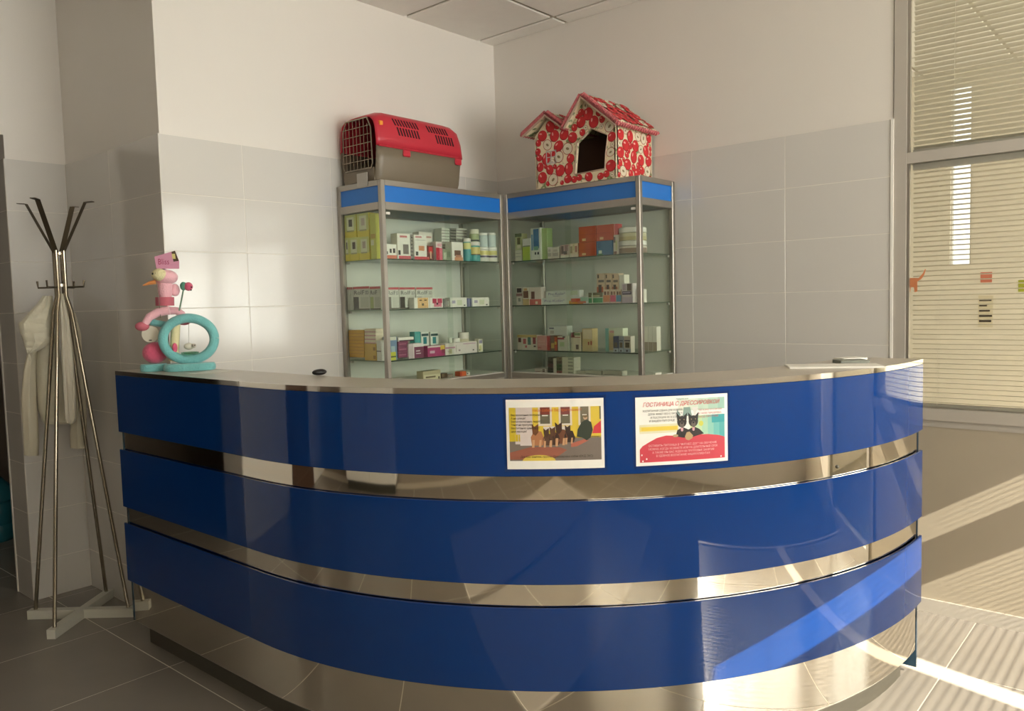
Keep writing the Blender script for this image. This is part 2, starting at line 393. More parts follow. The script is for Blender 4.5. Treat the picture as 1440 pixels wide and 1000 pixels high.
# ------------------------------------------------------------------ reception counter
CX, CY, RR, YE, XE, XLG = 3.127, 2.439, 1.677, 3.48, 3.17, 1.45
ARC = RR*math.pi/2; LEG = YE-CY; LEG2 = XE-CX; TOT = LEG+ARC+LEG2
def cpath(s, off, z):
    if s <= LEG: return Vector((XLG+off, YE-s, z))
    if s <= LEG+ARC:
        a = math.pi+(s-LEG)/RR; return Vector((CX+(RR-off)*math.cos(a), CY+(RR-off)*math.sin(a), z))
    return Vector((CX+(s-LEG-ARC), CY-RR+off, z))
def stations(s0, s1, step=.035):
    st = {s0, s1}
    for b in (LEG, LEG+ARC):
        if s0 < b < s1: st.add(b)
    n = int((min(s1, LEG+ARC)-max(s0, LEG))/step)+1
    for k in range(1, n):
        s = max(s0, LEG)+(min(s1, LEG+ARC)-max(s0, LEG))*k/n
        if s0 < s < s1: st.add(s)
    return sorted(st)
def sweep(mb, s0, s1, o0, o1, z0, z1, mat, ch=0.0):
    ss = stations(s0, s1); rows = []
    prof = [(o0, z0+ch), (o0, z1-ch), (o0+ch, z1), (o1, z1), (o1, z0), (o0+ch, z0)] if ch else [(o0, z0), (o0, z1), (o1, z1), (o1, z0)]
    n = len(prof)
    for s in ss: rows.append([cpath(s, o, z) for (o, z) in prof])
    vs = [p for r in rows for p in r]; fs = []
    for i in range(len(rows)-1):
        for k in range(n): fs.append((i*n+k, i*n+(k+1) % n, (i+1)*n+(k+1) % n, (i+1)*n+k))
    fs.append(tuple(range(n))); fs.append(tuple((len(rows)-1)*n+k for k in reversed(range(n))))
    mb.add(vs, fs, mat, True)
ct = thing('reception_counter', 'curved reception counter with three glossy blue bands over polished steel', 'counter', (XLG+.1, 2.4, 0))
TOPZ = 1.183
mb = MB(); sweep(mb, 0, YE-3.372, .004, .19, 1.167, TOPZ, TOPM); sweep(mb, YE-3.372, TOT, .004, .27, 1.167, TOPZ, TOPM); mb.build('counter_top', ct)
mb = MB(); sweep(mb, 0, LEG-.06, 0, .004, 1.1665, TOPZ+.0005, CHROME); mb.build('edge_strip', ct)
mb = MB(); sweep(mb, LEG-.058, TOT, 0, .004, 1.1665, TOPZ+.0005, CHROME); mb.build('edge_strip', ct)
mb = MB(); sweep(mb, .02, TOT-.02, .013, .021, .10, 1.166, STEEL); ms = mb.build('steel_cladding', ct)
mb = MB(); sweep(mb, .02, TOT-.02, .0215, .06, .09, 1.166, M('counter_core', (150, 145, 135), .5)); mb.build('counter_carcass', ct)
mb = MB(); sweep(mb, .06, TOT-.06, .055, .09, 0, .10, KICK); mb.build('kick_plate', ct)
for z0, z1 in ((.923, 1.1655), (.600, .848), (.277, .529)):
    for s0, s1 in ((0, LEG-.0595), (LEG-.0585, TOT)):
        mb = MB(); sweep(mb, s0, s1, 0, .008, z0, z1, BLUE, .0015); mb.build('blue_panel', ct)
    mb = MB()
    for s in (.06, LEG-.1, LEG+.5, LEG+1.1, LEG+1.7, LEG+2.3, TOT-.06):
        for z in (z0+.05, z1-.05): sweep(mb, s-.012, s+.012, .008, .013, z-.012, z+.012, CHROME)
    mb.build('standoff', ct)
EDGEG = M('glass_edge', (40, 66, 84), .1)
mb = MB(); sweep(mb, .008, .0195, .011, .19, .10, 1.166, EDGEG); mb.build('end_plate', ct)
mb = MB(); sweep(mb, TOT-.0195, TOT-.008, .011, .26, .03, 1.166, EDGEG); mb.build('end_plate', ct)
for s in (LEG+2.07,):   # a screw head on the steel
    p0 = cpath(s, .0125, .878); MB().ell(p0, (.006, .006, .006), KICK, 10, 6).build('screw', ct)

# ------------------------------------------------------------------ posters on the top band
def s_of_px(px, py):
    d = ray(px, py); a = d.x*d.x+d.y*d.y; b = -2*(d.x*CX+d.y*CY); c = CX*CX+CY*CY-RR*RR
    t = (-b-math.sqrt(b*b-4*a*c))/(2*a); q = C0+d*t
    an = math.atan2(q.y-CY, q.x-CX) % (2*math.pi); return LEG+(an-math.pi)*RR, q.z
def poster(label, s0, s1, z0, z1, art):
    t = thing('poster', label, 'poster', cpath((s0+s1)/2, 0, z0))
    W, H = s1-s0, z1-z0
    def fn(off): return lambda u, v: cpath(s0+u, -off, z0+v)
    def strip(mb, u0, v0, u1, v1, off, mat, n=10):
        mb.grid([[fn(off)(u0+(u1-u0)*i/n, v0), fn(off)(u0+(u1-u0)*i/n, v1)] for i in range(n+1)], mat, smooth=True)
    mb = MB(); strip(mb, -.008, -.008, W+.008, H+.008, .0006, glass('laminate', (238, 240, 240), 1.0)); mb.build('laminate', t)
    mb = MB(); strip(mb, 0, 0, W, H, .0009, P((244, 240, 232), .3)); mb.build('sheet', t)
    layer = {}
    def rect(u0, v0, u1, v1, rgb, lv=1):
        layer.setdefault(lv, MB()); strip(layer[lv], u0*W, v0*H, u1*W, v1*H, .0009+.0002*lv, P(rgb, .3), 6)
    def pol(pts, rgb, lv=2):
        layer.setdefault(lv, MB()); f = fn(.0009+.0002*lv)
        bm = bmesh.new(); bm.faces.new([bm.verts.new((a*W, b*H, 0)) for a, b in pts]); bmesh.ops.triangulate(bm, faces=bm.faces[:])
        for _ in range(5):
            es = [e for e in bm.edges if abs(e.verts[0].co.x-e.verts[1].co.x) > .022]
            if not es: break
            bmesh.ops.subdivide_edges(bm, edges=es, cuts=1); bmesh.ops.triangulate(bm, faces=bm.faces[:])
        bm.verts.index_update()
        layer[lv].add([f(v.co.x, v.co.y) for v in bm.verts], [tuple(v.index for v in q.verts) for q in bm.faces], P(rgb, .3)); bm.free()
    def txt(body, u, v, size, rgb, lv=6, shear=0.0, width=None):
        vs, fs = text_mesh(body, size*H, lambda x, y: fn(.0009+.0002*lv)(u*W+x, v*H+y), None, shear, width=None if width is None else width*W)
        layer.setdefault(lv, MB()).add(vs, fs, P(rgb, .4))
    art(rect, pol, txt)
    for lv in sorted(layer): layer[lv].build('lettering' if lv == 6 else 'print', t)['kind'] = 'stuff'
    return t
def oval(cu, cv, ru, rv, n=14, a0=0, a1=2*math.pi): return [(cu+ru*math.cos(a0+(a1-a0)*k/n), cv+rv*math.sin(a0+(a1-a0)*k/n)) for k in range(n if a1-a0 > 6 else n+1)]
def art1(rect, pol, txt):
    A = .03; B = .97
    rect(A, .12, B, .46, (128, 116, 106)); rect(A, .44, B, .885, (226, 196, 70))
    rect(.09, .36, .27, .885, (214, 200, 194), 2); rect(A, .5, .1, .88, (216, 190, 60), 2); rect(A, .40, .16, .5, (214, 186, 50), 2)
    rect(.14, .34, .27, .55, (220, 206, 200), 3)
    for u0, u1, top in ((.35, .45, (128, 64, 52)), (.56, .655, (128, 70, 66)), (.76, .845, (122, 112, 92))):
        rect(u0-.02, .62, u1+.02, .885, (226, 214, 196), 2); rect(u0, .65, u1, .885, (110, 104, 84), 3); rect(u0, .78, u1, .885, top, 4); rect(u0+.02, .76, u1-.02, .775, (230, 226, 214), 5)
    rect(.955, .7, B, .885, (112, 104, 78), 3)
    rect(.38, .555, .645, .61, (222, 212, 204), 2); rect(.4, .46, .64, .55, (212, 192, 70), 2)
    pol([(A, .14), (A, .24), (.25, .32), (.55, .31), (.62, .27), (.5, .16), (.3, .14)], (160, 98, 80), 2)
    pol([(.66, .31), (.66, .36), (.8, .42), (.84, .40), (.72, .32)], (190, 110, 90), 2)
    pol(oval(.33, .12, .17, .085, 12, 0, math.pi), (228, 200, 90), 3)
    def dog(u, v, k, body, face):
        pol([(u-.05*k, v), (u-.06*k, v+.12*k), (u-.02*k, v+.22*k), (u+.05*k, v+.2*k), (u+.08*k, v+.08*k), (u+.06*k, v)], body, 4)
        pol([(u-.04*k, v+.17*k), (u-.05*k, v+.31*k), (u-.02*k, v+.27*k), (u+.02*k, v+.31*k), (u+.02*k, v+.19*k), (u-.01*k, v+.14*k)], face, 5)
        pol([(u-.05*k, v-.03), (u-.045*k, v+.08*k), (u-.02*k, v+.08*k), (u-.025*k, v-.03)], (206, 160, 120), 5)
        pol([(u+.02*k, v-.02), (u+.03*k, v+.08*k), (u+.05*k, v+.08*k), (u+.045*k, v-.02)], (206, 160, 120), 5)
    dog(.31, .34, 1.0, (180, 122, 84), (120, 78, 50)); dog(.42, .34, .8, (92, 66, 52), (80, 58, 46)); dog(.55, .36, 1.0, (120, 78, 56), (70, 48, 38)); dog(.64, .38, .8, (60, 46, 40), (66, 50, 44)); dog(.485, .345, .85, (70, 50, 42), (96, 66, 50))
    pol([(.72, .46), (.73, .56), (.77, .66), (.82, .70), (.87, .66), (.885, .55), (.86, .44), (.82, .40), (.78, .44)], (58, 66, 54), 4)
    pol(oval(.81, .73, .022, .035), (196, 160, 130), 5); pol(oval(.81, .75, .023, .025), (120, 100, 70), 5)
    pol([(.88, .5), (.9, .6), (.97, .68), (.97, .5)], (214, 66, 70), 4)
    for k, l in enumerate(('Ваш воспитанник послушен?', 'А на улице?', 'Боится посторонних людей?', 'Тянет на прогулке?', 'Воспитание щенков от', 'двух месяцев?')):
        txt(l, .05, .765-.047*k, .043, (60, 54, 40), width=(.3, .15, .3, .23, .29, .16)[k])
    txt('Наши собаки Вас приглашают?', .27, .825, .055, (214, 110, 50), width=.5)
    txt('Для Вас занятия, группы: Дрессировка собак (ОКД, ЗКС)', .14, .165, .042, (54, 48, 44), width=.74)
def art2(rect, pol, txt):
    A = .04; B = .965
    for k in range(6): rect(.58+.065*k, .33, .58+.065*(k+1) if k < 5 else B, .70, [(206, 214, 160), (190, 214, 170), (168, 206, 178), (140, 196, 180), (110, 184, 178), (84, 170, 170)][k])
    for k in range(5): rect(.45+.11*k, .78, min(.45+.11*(k+1), B), .95, [(222, 224, 208), (206, 216, 198), (186, 206, 186), (166, 196, 176), (150, 188, 172)][k])
    rect(.82, .58, B, .70, (52, 158, 162), 2)
    rect(A, .50, .45, .57, (232, 214, 130)); rect(A+.02, .51, .44, .56, (232, 202, 80), 2); rect(A, .57, .45, .60, (226, 220, 186)); rect(A, .47, .45, .50, (228, 222, 190))
    top = [(A, .05), (A, .24), (.07, .29), (.14, .345), (.22, .40), (.32, .43), (.42, .42), (.55, .40), (.66, .42), (.78, .415), (.9, .39), (B, .36), (B, .05)]
    pol(top, (208, 70, 82), 2)
    pol([(.43, .68), (.44, .80), (.48, .72)], (150, 170, 162), 2); pol([(.5, .7), (.51, .83), (.58, .83), (.6, .7)], (134, 158, 148), 2); pol([(.6, .82), (.63, .7), (.67, .82)], (224, 220, 212), 3)
    pol([(.42, .41), (.44, .5), (.5, .54), (.56, .5), (.62, .54), (.68, .5), (.73, .43), (.6, .385), (.5, .385)], (50, 45, 42), 3)
    for cu in (.49, .615):
        pol(oval(cu, .62, .052, .085), (48, 43, 40), 3); pol([(cu-.05, .64), (cu-.058, .75), (cu-.015, .69)], (44, 40, 38), 3); pol([(cu+.05, .64), (cu+.058, .75), (cu+.015, .69)], (44, 40, 38), 3)
        pol(oval(cu, .575, .024, .045), (104, 94, 86), 4); pol(oval(cu, .60, .011, .014), (24, 20, 20), 5); pol(oval(cu-.022, .65, .006, .01, 8), (150, 130, 100), 5); pol(oval(cu+.022, .65, .006, .01, 8), (150, 130, 100), 5)
        pol([(cu-.014, .53), (cu+.014, .53), (cu+.012, .485), (cu, .475), (cu-.012, .485)], (220, 170, 176), 5)
    pol([(.52, .4), (.54, .46), (.57, .47), (.61, .41), (.6, .37), (.56, .34), (.53, .36)], (190, 160, 116), 4); pol(oval(.42, .42, .03, .02), (178, 156, 120), 4); pol(oval(.7, .58, .025, .04), (206, 206, 90), 4)
    for u, v in ((.06, .16), (.11, .10), (.07, .07), (.92, .075)): pol(oval(u, v, .008, .014, 8), (246, 226, 226), 5)
    txt('ГОСТИНИЦА С ДРЕССИРОВКОЙ', .075, .86, .085, (206, 60, 66), shear=.25, width=.83)
    txt('предлагаем', .43, .945, .035, (90, 150, 120), width=.13)
    for k, (l, u, wd) in enumerate((('ВОСПИТАННАЯ СОБАКА ДЛЯ ХОЗЯИНА', .075, .42), ('ДОМА ЖИВЕТ БЕЗ С ПРОБЛЕМ', .13, .36), ('И ПОСЛУШНА ЕЕ В БОЛЬШОМ', .155, .36), ('И ВАШЕМ ПИТОМЦЕ', .14, .27))): txt(l, u, .785-.05*k, .04, (66, 66, 60), width=wd)
    for k, l in enumerate(('ТЕЛ. 8 (902) 217-17-89 АНЯ', 'А ТАКЖЕ ПЕРЕДЕРЖКА,', 'УХОД, ПРОГУЛКИ')): txt(l, .67, .765-.05*k, .038, (190, 90, 90), width=(.26, .26, .22)[k])
    for k, (l, u, wd) in enumerate((('ОСТАВИТЬ ПИТОМЦА В "ФИТНЕС ДОГ" НА ОБУЧЕНИЕ', .13, .74), ('МОЖНО, КОГДА УЕЗЖАЕТЕ ИЛИ НА ДЛИТЕЛЬНЫЙ СРОК', .13, .75), ('А ТАКЖЕ МЫ ВАС ЖДЕМ НА ГРУППОВЫЕ ЗАНЯТИЯ', .17, .67), ('В УДОБНОЕ ВОСПИТАНИЕ НАШИМ КЛИЕНТАМ', .21, .58))): txt(l, u, .275-.05*k, .042, (240, 190, 190), width=wd)
sA, zA = s_of_px(711, 562); sB, _ = s_of_px(848.5, 560); sC, _ = s_of_px(893, 560); sD, _ = s_of_px(1022.5, 553)
poster('laminated poster of shepherd dogs before a yellow building on the blue counter band', sA, sB, .945, 1.149, art1)
poster('laminated poster headed in red Russian lettering with two dark dogs above a red field', sC, sD, .945, 1.146, art2)

# ------------------------------------------------------------------ display cabinets
CTOP = 2.04; DECK = 1.028; SH = (1.152, 1.408, 1.66)
def cabinet(label, frame, loc):
    # frame(u, d, z): u along the front (0..W), d depth from the front (0..D)
    W, D = .9, .35; t = thing('display_cabinet', label, 'cabinet', loc)
    def bx(name, u0, d0, z0, u1, d1, z1, mat, parent=t, ch=0.0):
        return box(name, frame(u0, d0, z0), frame(u1, d1, z1), mat, parent, ch)
    p = .026
    for u, d in ((0, 0), (W-p, 0), (0, D-p), (W-p, D-p)): bx('post', u, d, 0, u+p, d+p, CTOP, ALU, t, .003)
    for z0, z1 in ((CTOP-.026, CTOP), (1.898, 1.934)):
        for d in (.001, D-p+.001): bx('rail', p, d, z0, W-p, d+p-.002, z1, ALU)
        for u in (.001, W-p+.001): bx('rail', u, p, z0, u+p-.002, D-p, z1, ALU)
    for z0, z1 in ((DECK-.03, DECK-.004), (.04, .07)):
        for d in (.001, D-p+.001): bx('rail', p, d, z0, W-p, d+p-.002, z1, ALU)
        for u in (.001, W-p+.001): bx('rail', u, p, z0, u+p-.002, D-p, z1, ALU)
    bx('fascia_panel', p, .008, 1.934, W-p, .014, CTOP-.026, BLUEF)
    for u in (.008, W-.014): bx('fascia_panel', u, p, 1.934, u+.006, D-p, CTOP-.026, BLUEF)
    bx('top_panel', .004, .004, CTOP-.006, W-.004, D-.004, CTOP-.001, ALUF)
    bx('inner_ceiling', p, p, 1.905, W-p, D-p, 1.91, M('cabinet_ceiling', (120, 122, 118), .5))
    bx('deck', .01, .01, DECK-.004, W-.01, D-.01, DECK, WHITE)
    bx('back_panel', p*.5, D-.012, DECK, W-p*.5, D-.008, 1.9, CABBACK)
    for u in (.012, W-.016): bx('side_glass', u, p, DECK, u+.004, D-p, 1.898, GLASSG)
    bx('sliding_door', p, .010, DECK+.004, .475, .014, 1.896, GLASSG); bx('sliding_door', .445, .018, DECK+.004, W-p, .022, 1.896, GLASSG)
    bx('lower_door', p, .008, .07, W/2-.002, .014, DECK-.03, ALUF); bx('lower_door', W/2+.002, .008, .07, W-p, .014, DECK-.03, ALUF)
    for u in (.01, W-.016): bx('lower_side', u, p, .07, u+.006, D-p, DECK-.03, ALUF)
    for z in SH:
        bx('glass_shelf', .02, .028, z-.005, W-.02, D-.016, z-.0002, glass('shelf_glass', (238, 247, 241), 1.0))
        bx('shelf_edge', .02, .0262, z-.005, W-.02, .0278, z-.0002, M('shelf_edge_green', (58, 74, 62), .2))
        for u in (.018, W-.03):
            for d in (.03, D-.05): bx('shelf_bracket', u, d, z-.016, u+.012, d+.014, z-.0052, ALUF)
    bx('door_lock', .03, .004, 1.874, .055, .010, 1.886, WHITE)
    return t
LX0, LY0 = 2.56, YL-.008-.35-.002
cabinet('tall glass display cabinet with blue fascia, carrying the red pet carrier', lambda u, d, z: (LX0+u, LY0+d, z), (LX0+.45, LY0+.17, 0))
RX0, RY1 = XR-.008-.35-.002, 3.022
cabinet('tall glass display cabinet with blue fascia, carrying the apple print pet house', lambda u, d, z: (RX0+d, RY1-.9+(.9-u) if False else (2.122+u), z), (RX0+.17, 2.57, 0))

# ------------------------------------------------------------------ goods on the shelves
def zshelf(k): return DECK if k == 0 else SH[k-1]
def goods(name, label, cat, side, x0, x1, yt, shelf, dep=.04, thick=.05, base=(236, 232, 222), bands=(), yb=None, group=None, texts=(), rough=.4):
    """box whose front shows at pixels x0..x1, top at yt; side L: front of left cabinet, R: right cabinet, S: left side of the left cabinet"""
    def at(px, py):
        if side == 'L': return onY(px, py, LY0+dep)
        if side == 'R': return onX(px, py, RX0+dep)
        return onX(px, py, LX0+dep)
    ym = (yt + (yb or yt+20))/2
    a, b = at(x0, ym), at(x1, ym); xm = (x0+x1)/2
    z0 = zshelf(shelf) if yb is None else at(xm, yb).z
    z1 = at(xm, yt).z
    z1 = min(z1, 1.893)
    if yb is None: z0 += .0006
    if z1-z0 < .008: z1 = z0+.02
    ax = 0 if side == 'L' else 1
    lo, hi = min(a[ax], b[ax]), max(a[ax], b[ax]); g = .0006; lo += g; hi -= g
    if side == 'L':
        hi = min(hi, LX0+.87); mk = lambda u, v, o: Vector((lo+(hi-lo)*u, LY0+dep-o, z0+(z1-z0)*v))
    elif side == 'R':
        lo = max(lo, 2.152); mk = lambda u, v, o: Vector((RX0+dep-o, hi-(hi-lo)*u, z0+(z1-z0)*v))
    else:
        hi = min(hi, LY0+.322); mk = lambda u, v, o: Vector((LX0+dep-o, hi-(hi-lo)*u, z0+(z1-z0)*v))
    mb = MB(); mb.box(mk(0, 0, -thick), mk(1, 1, 0), P(base, rough), .0008)
    o = mb.build(name); tag(o, label, cat, group)
    if bands:
        m2 = MB()
        for i, (u0, v0, u1, v1, rgb) in enumerate(bands):
            q = .0003+.00012*i; m2.quad(mk(u0, v0, q), mk(u1, v0, q), mk(u1, v1, q), mk(u0, v1, q), P(rgb, rough))
        m2.build('label', o)
    for (body, u, v, h, wd, rgb) in texts:
        H = z1-z0; W = hi-lo
        vs, fs = text_mesh(body, h*H, lambda x, y: mk(u+x/W, v+y/H, .0012), None, width=wd*W)
        MB().add(vs, fs, P(rgb, .4)).build('lettering', o)
    return o
def jar(name, label, cat, side, x0, x1, yt, shelf, dep, body, lid, yb=None, group=None, lidfrac=.28, bands=(), shape='jar'):
    def at(px, py): return onY(px, py, LY0+dep) if side == 'L' else onX(px, py, RX0+dep)
    ym = (yt+(yb or yt+20))/2; a, b = at(x0, ym), at(x1, ym); xm = (x0+x1)/2
    z0 = zshelf(shelf) if yb is None else at(xm, yb).z
    z1 = max(at(xm, yt).z, z0+.02); c = (a+b)/2; r = abs((a.x-b.x) if side == 'L' else (a.y-b.y))/2-.0005
    if side == 'R': c.y = max(c.y, 2.153+r)
    H = z1-z0; hb = H*(1-lidfrac); c.z = z0
    mb = MB()
    if shape == 'jar': mb.lathe(c, [(r*.94, 0), (r, .003), (r, hb*.94), (r*.9, hb)], P(body), 18)
    else: mb.lathe(c, [(r*.94, 0), (r, .003), (r, hb*.72), (r*.5, hb*.95), (r*.45, hb)], P(body), 18)
    o = mb.build(name); tag(o, label, cat, group)
    lr = r*1.0 if shape == 'jar' else r*.55
    MB().lathe(c+Vector((0, 0, hb+.0004)), [(lr*.96, 0), (lr, .002), (lr, H-hb-.003), (lr*.92, H-hb)], P(lid), 18).build('lid', o)
    for (f0, f1, rgb) in bands: MB().lathe(c+Vector((0, 0, hb*f0)), [(r+.0004, 0), (r+.0004, hb*(f1-f0))], P(rgb), 18).build('label', o)
    return o
W_ = (238, 234, 224)
def ORD(i, n): return 'topmost' if i == 0 else 'lowest' if i == n-1 else ('second', 'third', 'fourth', 'fifth', 'sixth', 'seventh')[i-1]+' from top'
# --- left cabinet, side face : yellow bags, listing boxes, orange stacks
YEL = (224, 206, 74); LIM = (200, 206, 110)
pk = lambda ink: ((0.0, .30, 1, 1, (206, 208, 128)), (.2, .30, .8, .9, (222, 222, 186)), (.36, .5, .66, .8, ink), (.2, .28, .8, .34, (170, 165, 120)))
for i, (x0, x1, ink, nm) in enumerate(((476, 490.5, (64, 52, 44), 'a dark dog picture'), (490.5, 504.5, (84, 66, 52), 'a brown dog picture'), (504.5, 519, (178, 160, 140), 'a pale dog picture'))):
    goods('pet_food_box', 'yellow box with %s, lower row behind the side glass' % nm, 'box', 'S', x0, x1, 335+(-1)*i, 3, .019, .06, YEL, pk(ink), group=None)
for i, (x0, x1, yb, yt, ink, nm) in enumerate(((484.5, 501, 335.5, 299.5, (70, 66, 48), 'a small dark animal'), (502, 518.5, 334.5, 297, (196, 180, 160), 'a faint grey animal'))):
    goods('pet_food_box', 'tall yellow green box with %s, upper row behind the side glass' % nm, 'box', 'S', x0, x1, yt, 3, .019, .06, YEL, pk(ink), yb=yb)
goods('pet_food_box', 'narrow yellow green box stacked next to the cabinet post', 'box', 'S', 519.5, 528, 300, 3, .019, .06, (206, 206, 92), ((.1, .45, .9, .55, (190, 160, 60)), (.1, .3, .6, .42, (226, 224, 180))))
for i in range(2, 6): goods('collar_box', 'thin flea collar box standing on edge behind the side glass, red top edge', 'box', 'S', 480.5+2.6*i, 482.9+2.6*i, 404, 2, .019, .05, (206, 204, 194), ((0, .9, 1, 1, (190, 90, 90)),), group='thin boxes in the side row')
rolf = lambda ink: ((0, .9, 1, 1, (196, 84, 90)), (.02, 0, .34, .56, ink), (.45, .1, .95, .55, (196, 196, 182)), (0, 0, 1, .06, (110, 104, 92)))
RT = (('RolF', .06, .66, .26, .62, (70, 70, 70)), ('3D', .74, .66, .22, .2, (90, 90, 90)))
goods('collar_box', 'flea collar box with dark striped cat face behind the side glass', 'box', 'S', 496.5, 519.5, 403, 2, .019, .05, (214, 212, 200), rolf((84, 80, 70)), texts=RT)
goods('collar_box', 'flea collar box with green ring beside the cabinet post', 'box', 'S', 520, 535, 403, 2, .019, .05, (214, 212, 200), rolf((178, 188, 132)), texts=RT[:1])
for i in range(8): goods('medicine_box', 'thin orange box, %s of the neat stack behind the side glass' % ORD(i, 8), 'box', 'S', 481.5, 512, 464.5+4.75*i, 1, .019, .06, (222, 168, 50), ((0, 0, 1, .12, (190, 130, 40)),), yb=464.5+4.75*(i+1)-.15, group='stacked thin orange boxes')
for i in range(4): goods('medicine_box', 'thin cream box with pink edge, %s of four on the orange yellow box' % ORD(i, 4), 'box', 'S', 512.5, 528.5, 462.5+5.2*i, 1, .019, .06, (236, 222, 196), ((0, 0, 1, .3, (214, 160, 160)),), yb=462.5+5.2*(i+1)-.15, group='thin cream boxes')
goods('medicine_box', 'orange yellow box with small round marks under thin cream boxes', 'box', 'S', 512.5, 529, 483.5, 1, .019, .06, (220, 178, 80), ((.75, .1, .95, .3, (170, 120, 40)), (.75, .6, .95, .8, (170, 120, 40))))
goods('medicine_box', 'white box stack next to the cabinet post, lower shelf', 'box', 'S', 529.5, 536, 479, 1, .019, .06, W_, ((0, .45, 1, .5, (120, 110, 110)),))
# --- left cabinet, top shelf
goods('medicine_box', 'small white box with two tiny dogs and an orange foot band', 'box', 'L', 543.5, 558, 343.5, 3, .04, .05, W_, ((0, 0, 1, .24, (214, 120, 96)), (.3, .4, .5, .68, (50, 44, 40)), (.62, .4, .85, .72, (60, 50, 44)), (0, .3, .12, .5, (70, 60, 54))))
goods('medicine_box', 'tall white box with grey dog and pink foot band', 'box', 'L', 558.5, 577, 328.5, 3, .045, .05, W_, ((.08, 0, 1, .13, (214, 96, 108)), (.42, .2, .85, .58, (120, 112, 104)), (.05, .16, .22, .34, (56, 50, 46)), (.2, .84, .75, .92, (200, 120, 120))))
for i in range(7): goods('tablet_pack', 'thin grey pack, %s of the narrow stack between two tall white boxes' % ORD(i, 7), 'box', 'L', 577.5, 581.7, 330+5.0*i, 3, .05, .05, (150, 144, 136), ((0, 0, 1, .35, (84, 78, 74)),), yb=330+5.0*(i+1)-.1, group='narrow dark stack on the top shelf')
goods('medicine_box', 'tall white box with orange square picture and red foot band', 'box', 'L', 582.2, 600, 330.5, 3, .04, .05, W_, ((0, 0, 1, .12, (210, 84, 92)), (.35, .36, .8, .56, (214, 150, 110)), (.1, .16, .3, .32, (60, 60, 54)), (.1, .78, .9, .8, (170, 170, 160)), (.1, .88, .6, .95, (208, 140, 140))))
goods('medicine_box', 'white box standing behind the one with an orange square picture', 'box', 'L', 589, 608.5, 326.5, 3, .12, .05, (226, 220, 208), ((.1, .8, .9, .86, (200, 150, 140)),))
goods('medicine_box', 'dark maroon box with a red bottle picture on the top shelf', 'box', 'L', 600.5, 610, 345.5, 3, .05, .04, (110, 52, 46), ((.25, .5, .8, .9, (206, 60, 66)), (.45, .1, .65, .6, (226, 190, 160)), (0, 0, .3, .2, (200, 80, 70))))
goods('medicine_box', 'slim box, white above and crimson below, on the top shelf', 'box', 'L', 613, 622, 340, 3, .05, .04, (232, 218, 214), ((0, 0, .55, .68, (190, 40, 66)), (.55, 0, 1, .66, (224, 120, 140)), (.2, .74, .95, .9, (226, 170, 176))))
for j, (x0, x1, c1, c2, nm) in enumerate(((621, 632.5, (224, 224, 212), (170, 168, 156), 'left white'), (633, 641.3, (130, 128, 118), (58, 56, 50), 'dark middle'), (641.8, 656.5, (224, 222, 208), (160, 156, 146), 'right white'))):
    nm = nm.replace('left ', 'narrow ').replace('right ', 'wide ').replace(' middle', ' centre')
    for i in range(7): goods('tablet_pack', '%s thin pack in the %s column of the striped stack' % (ORD(i, 7), nm), 'box', 'L', x0, x1, 321+4.1*i, 3, .13, .06, c1, ((0, 0, 1, .38, c2),), yb=321+4.1*(i+1)-.1, group='striped stack, %s column' % nm)
    goods('medicine_box', 'pale support box under the %s column of the striped stack' % nm, 'box', 'L', x0, x1, 350, 3, .13, .06, (206, 204, 190))
goods('medicine_box', 'grey green patterned box in front of the striped stack', 'box', 'L', 622.5, 634.5, 350.5, 3, .05, .05, (150, 156, 134), ((.1, .1, .45, .7, (200, 204, 180)), (.55, .3, .9, .8, (110, 120, 100))))
goods('medicine_box', 'white box with brown animal picture and orange foot', 'box', 'L', 635.3, 651.3, 340.5, 3, .04, .05, W_, ((.22, .25, .78, .55, (116, 84, 70)), (.22, 0, .95, .18, (222, 160, 124)), (.3, .18, .85, .3, (196, 140, 116))))
jar('medicine_bottle', 'slim turquoise bottle with yellow label and white cap', 'bottle', 'L', 652, 660.5, 335.5, 3, .06, (92, 168, 172), (240, 236, 226), bands=((.62, .95, (226, 222, 150)),), lidfrac=.16)
jar('vitamin_jar', 'turquoise jar with yellow pet label, lower of its pair', 'jar', 'L', 660.8, 672.6, 340.5, 3, .06, (96, 172, 170), (238, 230, 224), bands=((.45, .9, (222, 204, 130)), (.4, .45, (90, 60, 60))), lidfrac=.2)
jar('vitamin_jar', 'cream lidded jar standing on the turquoise jar', 'jar', 'L', 661.5, 671.5, 323, 3, .06, (176, 186, 140), (240, 236, 214), yb=340.3, bands=((.05, .25, (70, 70, 70)),), lidfrac=.36)
for i, (x0, x1) in enumerate(((673.3, 685), (685.3, 696.5))):
    jar('vitamin_jar', 'white jar with yellow and purple label, base of the pair beside the corner post', 'jar', 'L', x0, x1, 348, 3, .06, (232, 228, 216), (242, 240, 232), bands=((.55, .9, (214, 204, 130)), (.35, .5, (96, 84, 104))), lidfrac=.18, group='white jars beside the corner post')
    jar('vitamin_bottle', 'pale blue white bottle standing on a white jar beside the corner post', 'bottle', 'L', x0+1.2, x1-1.2, 328, 3, .06, (206, 218, 216), (242, 240, 232), yb=347.6, lidfrac=.16, group='pale bottles on white jars')
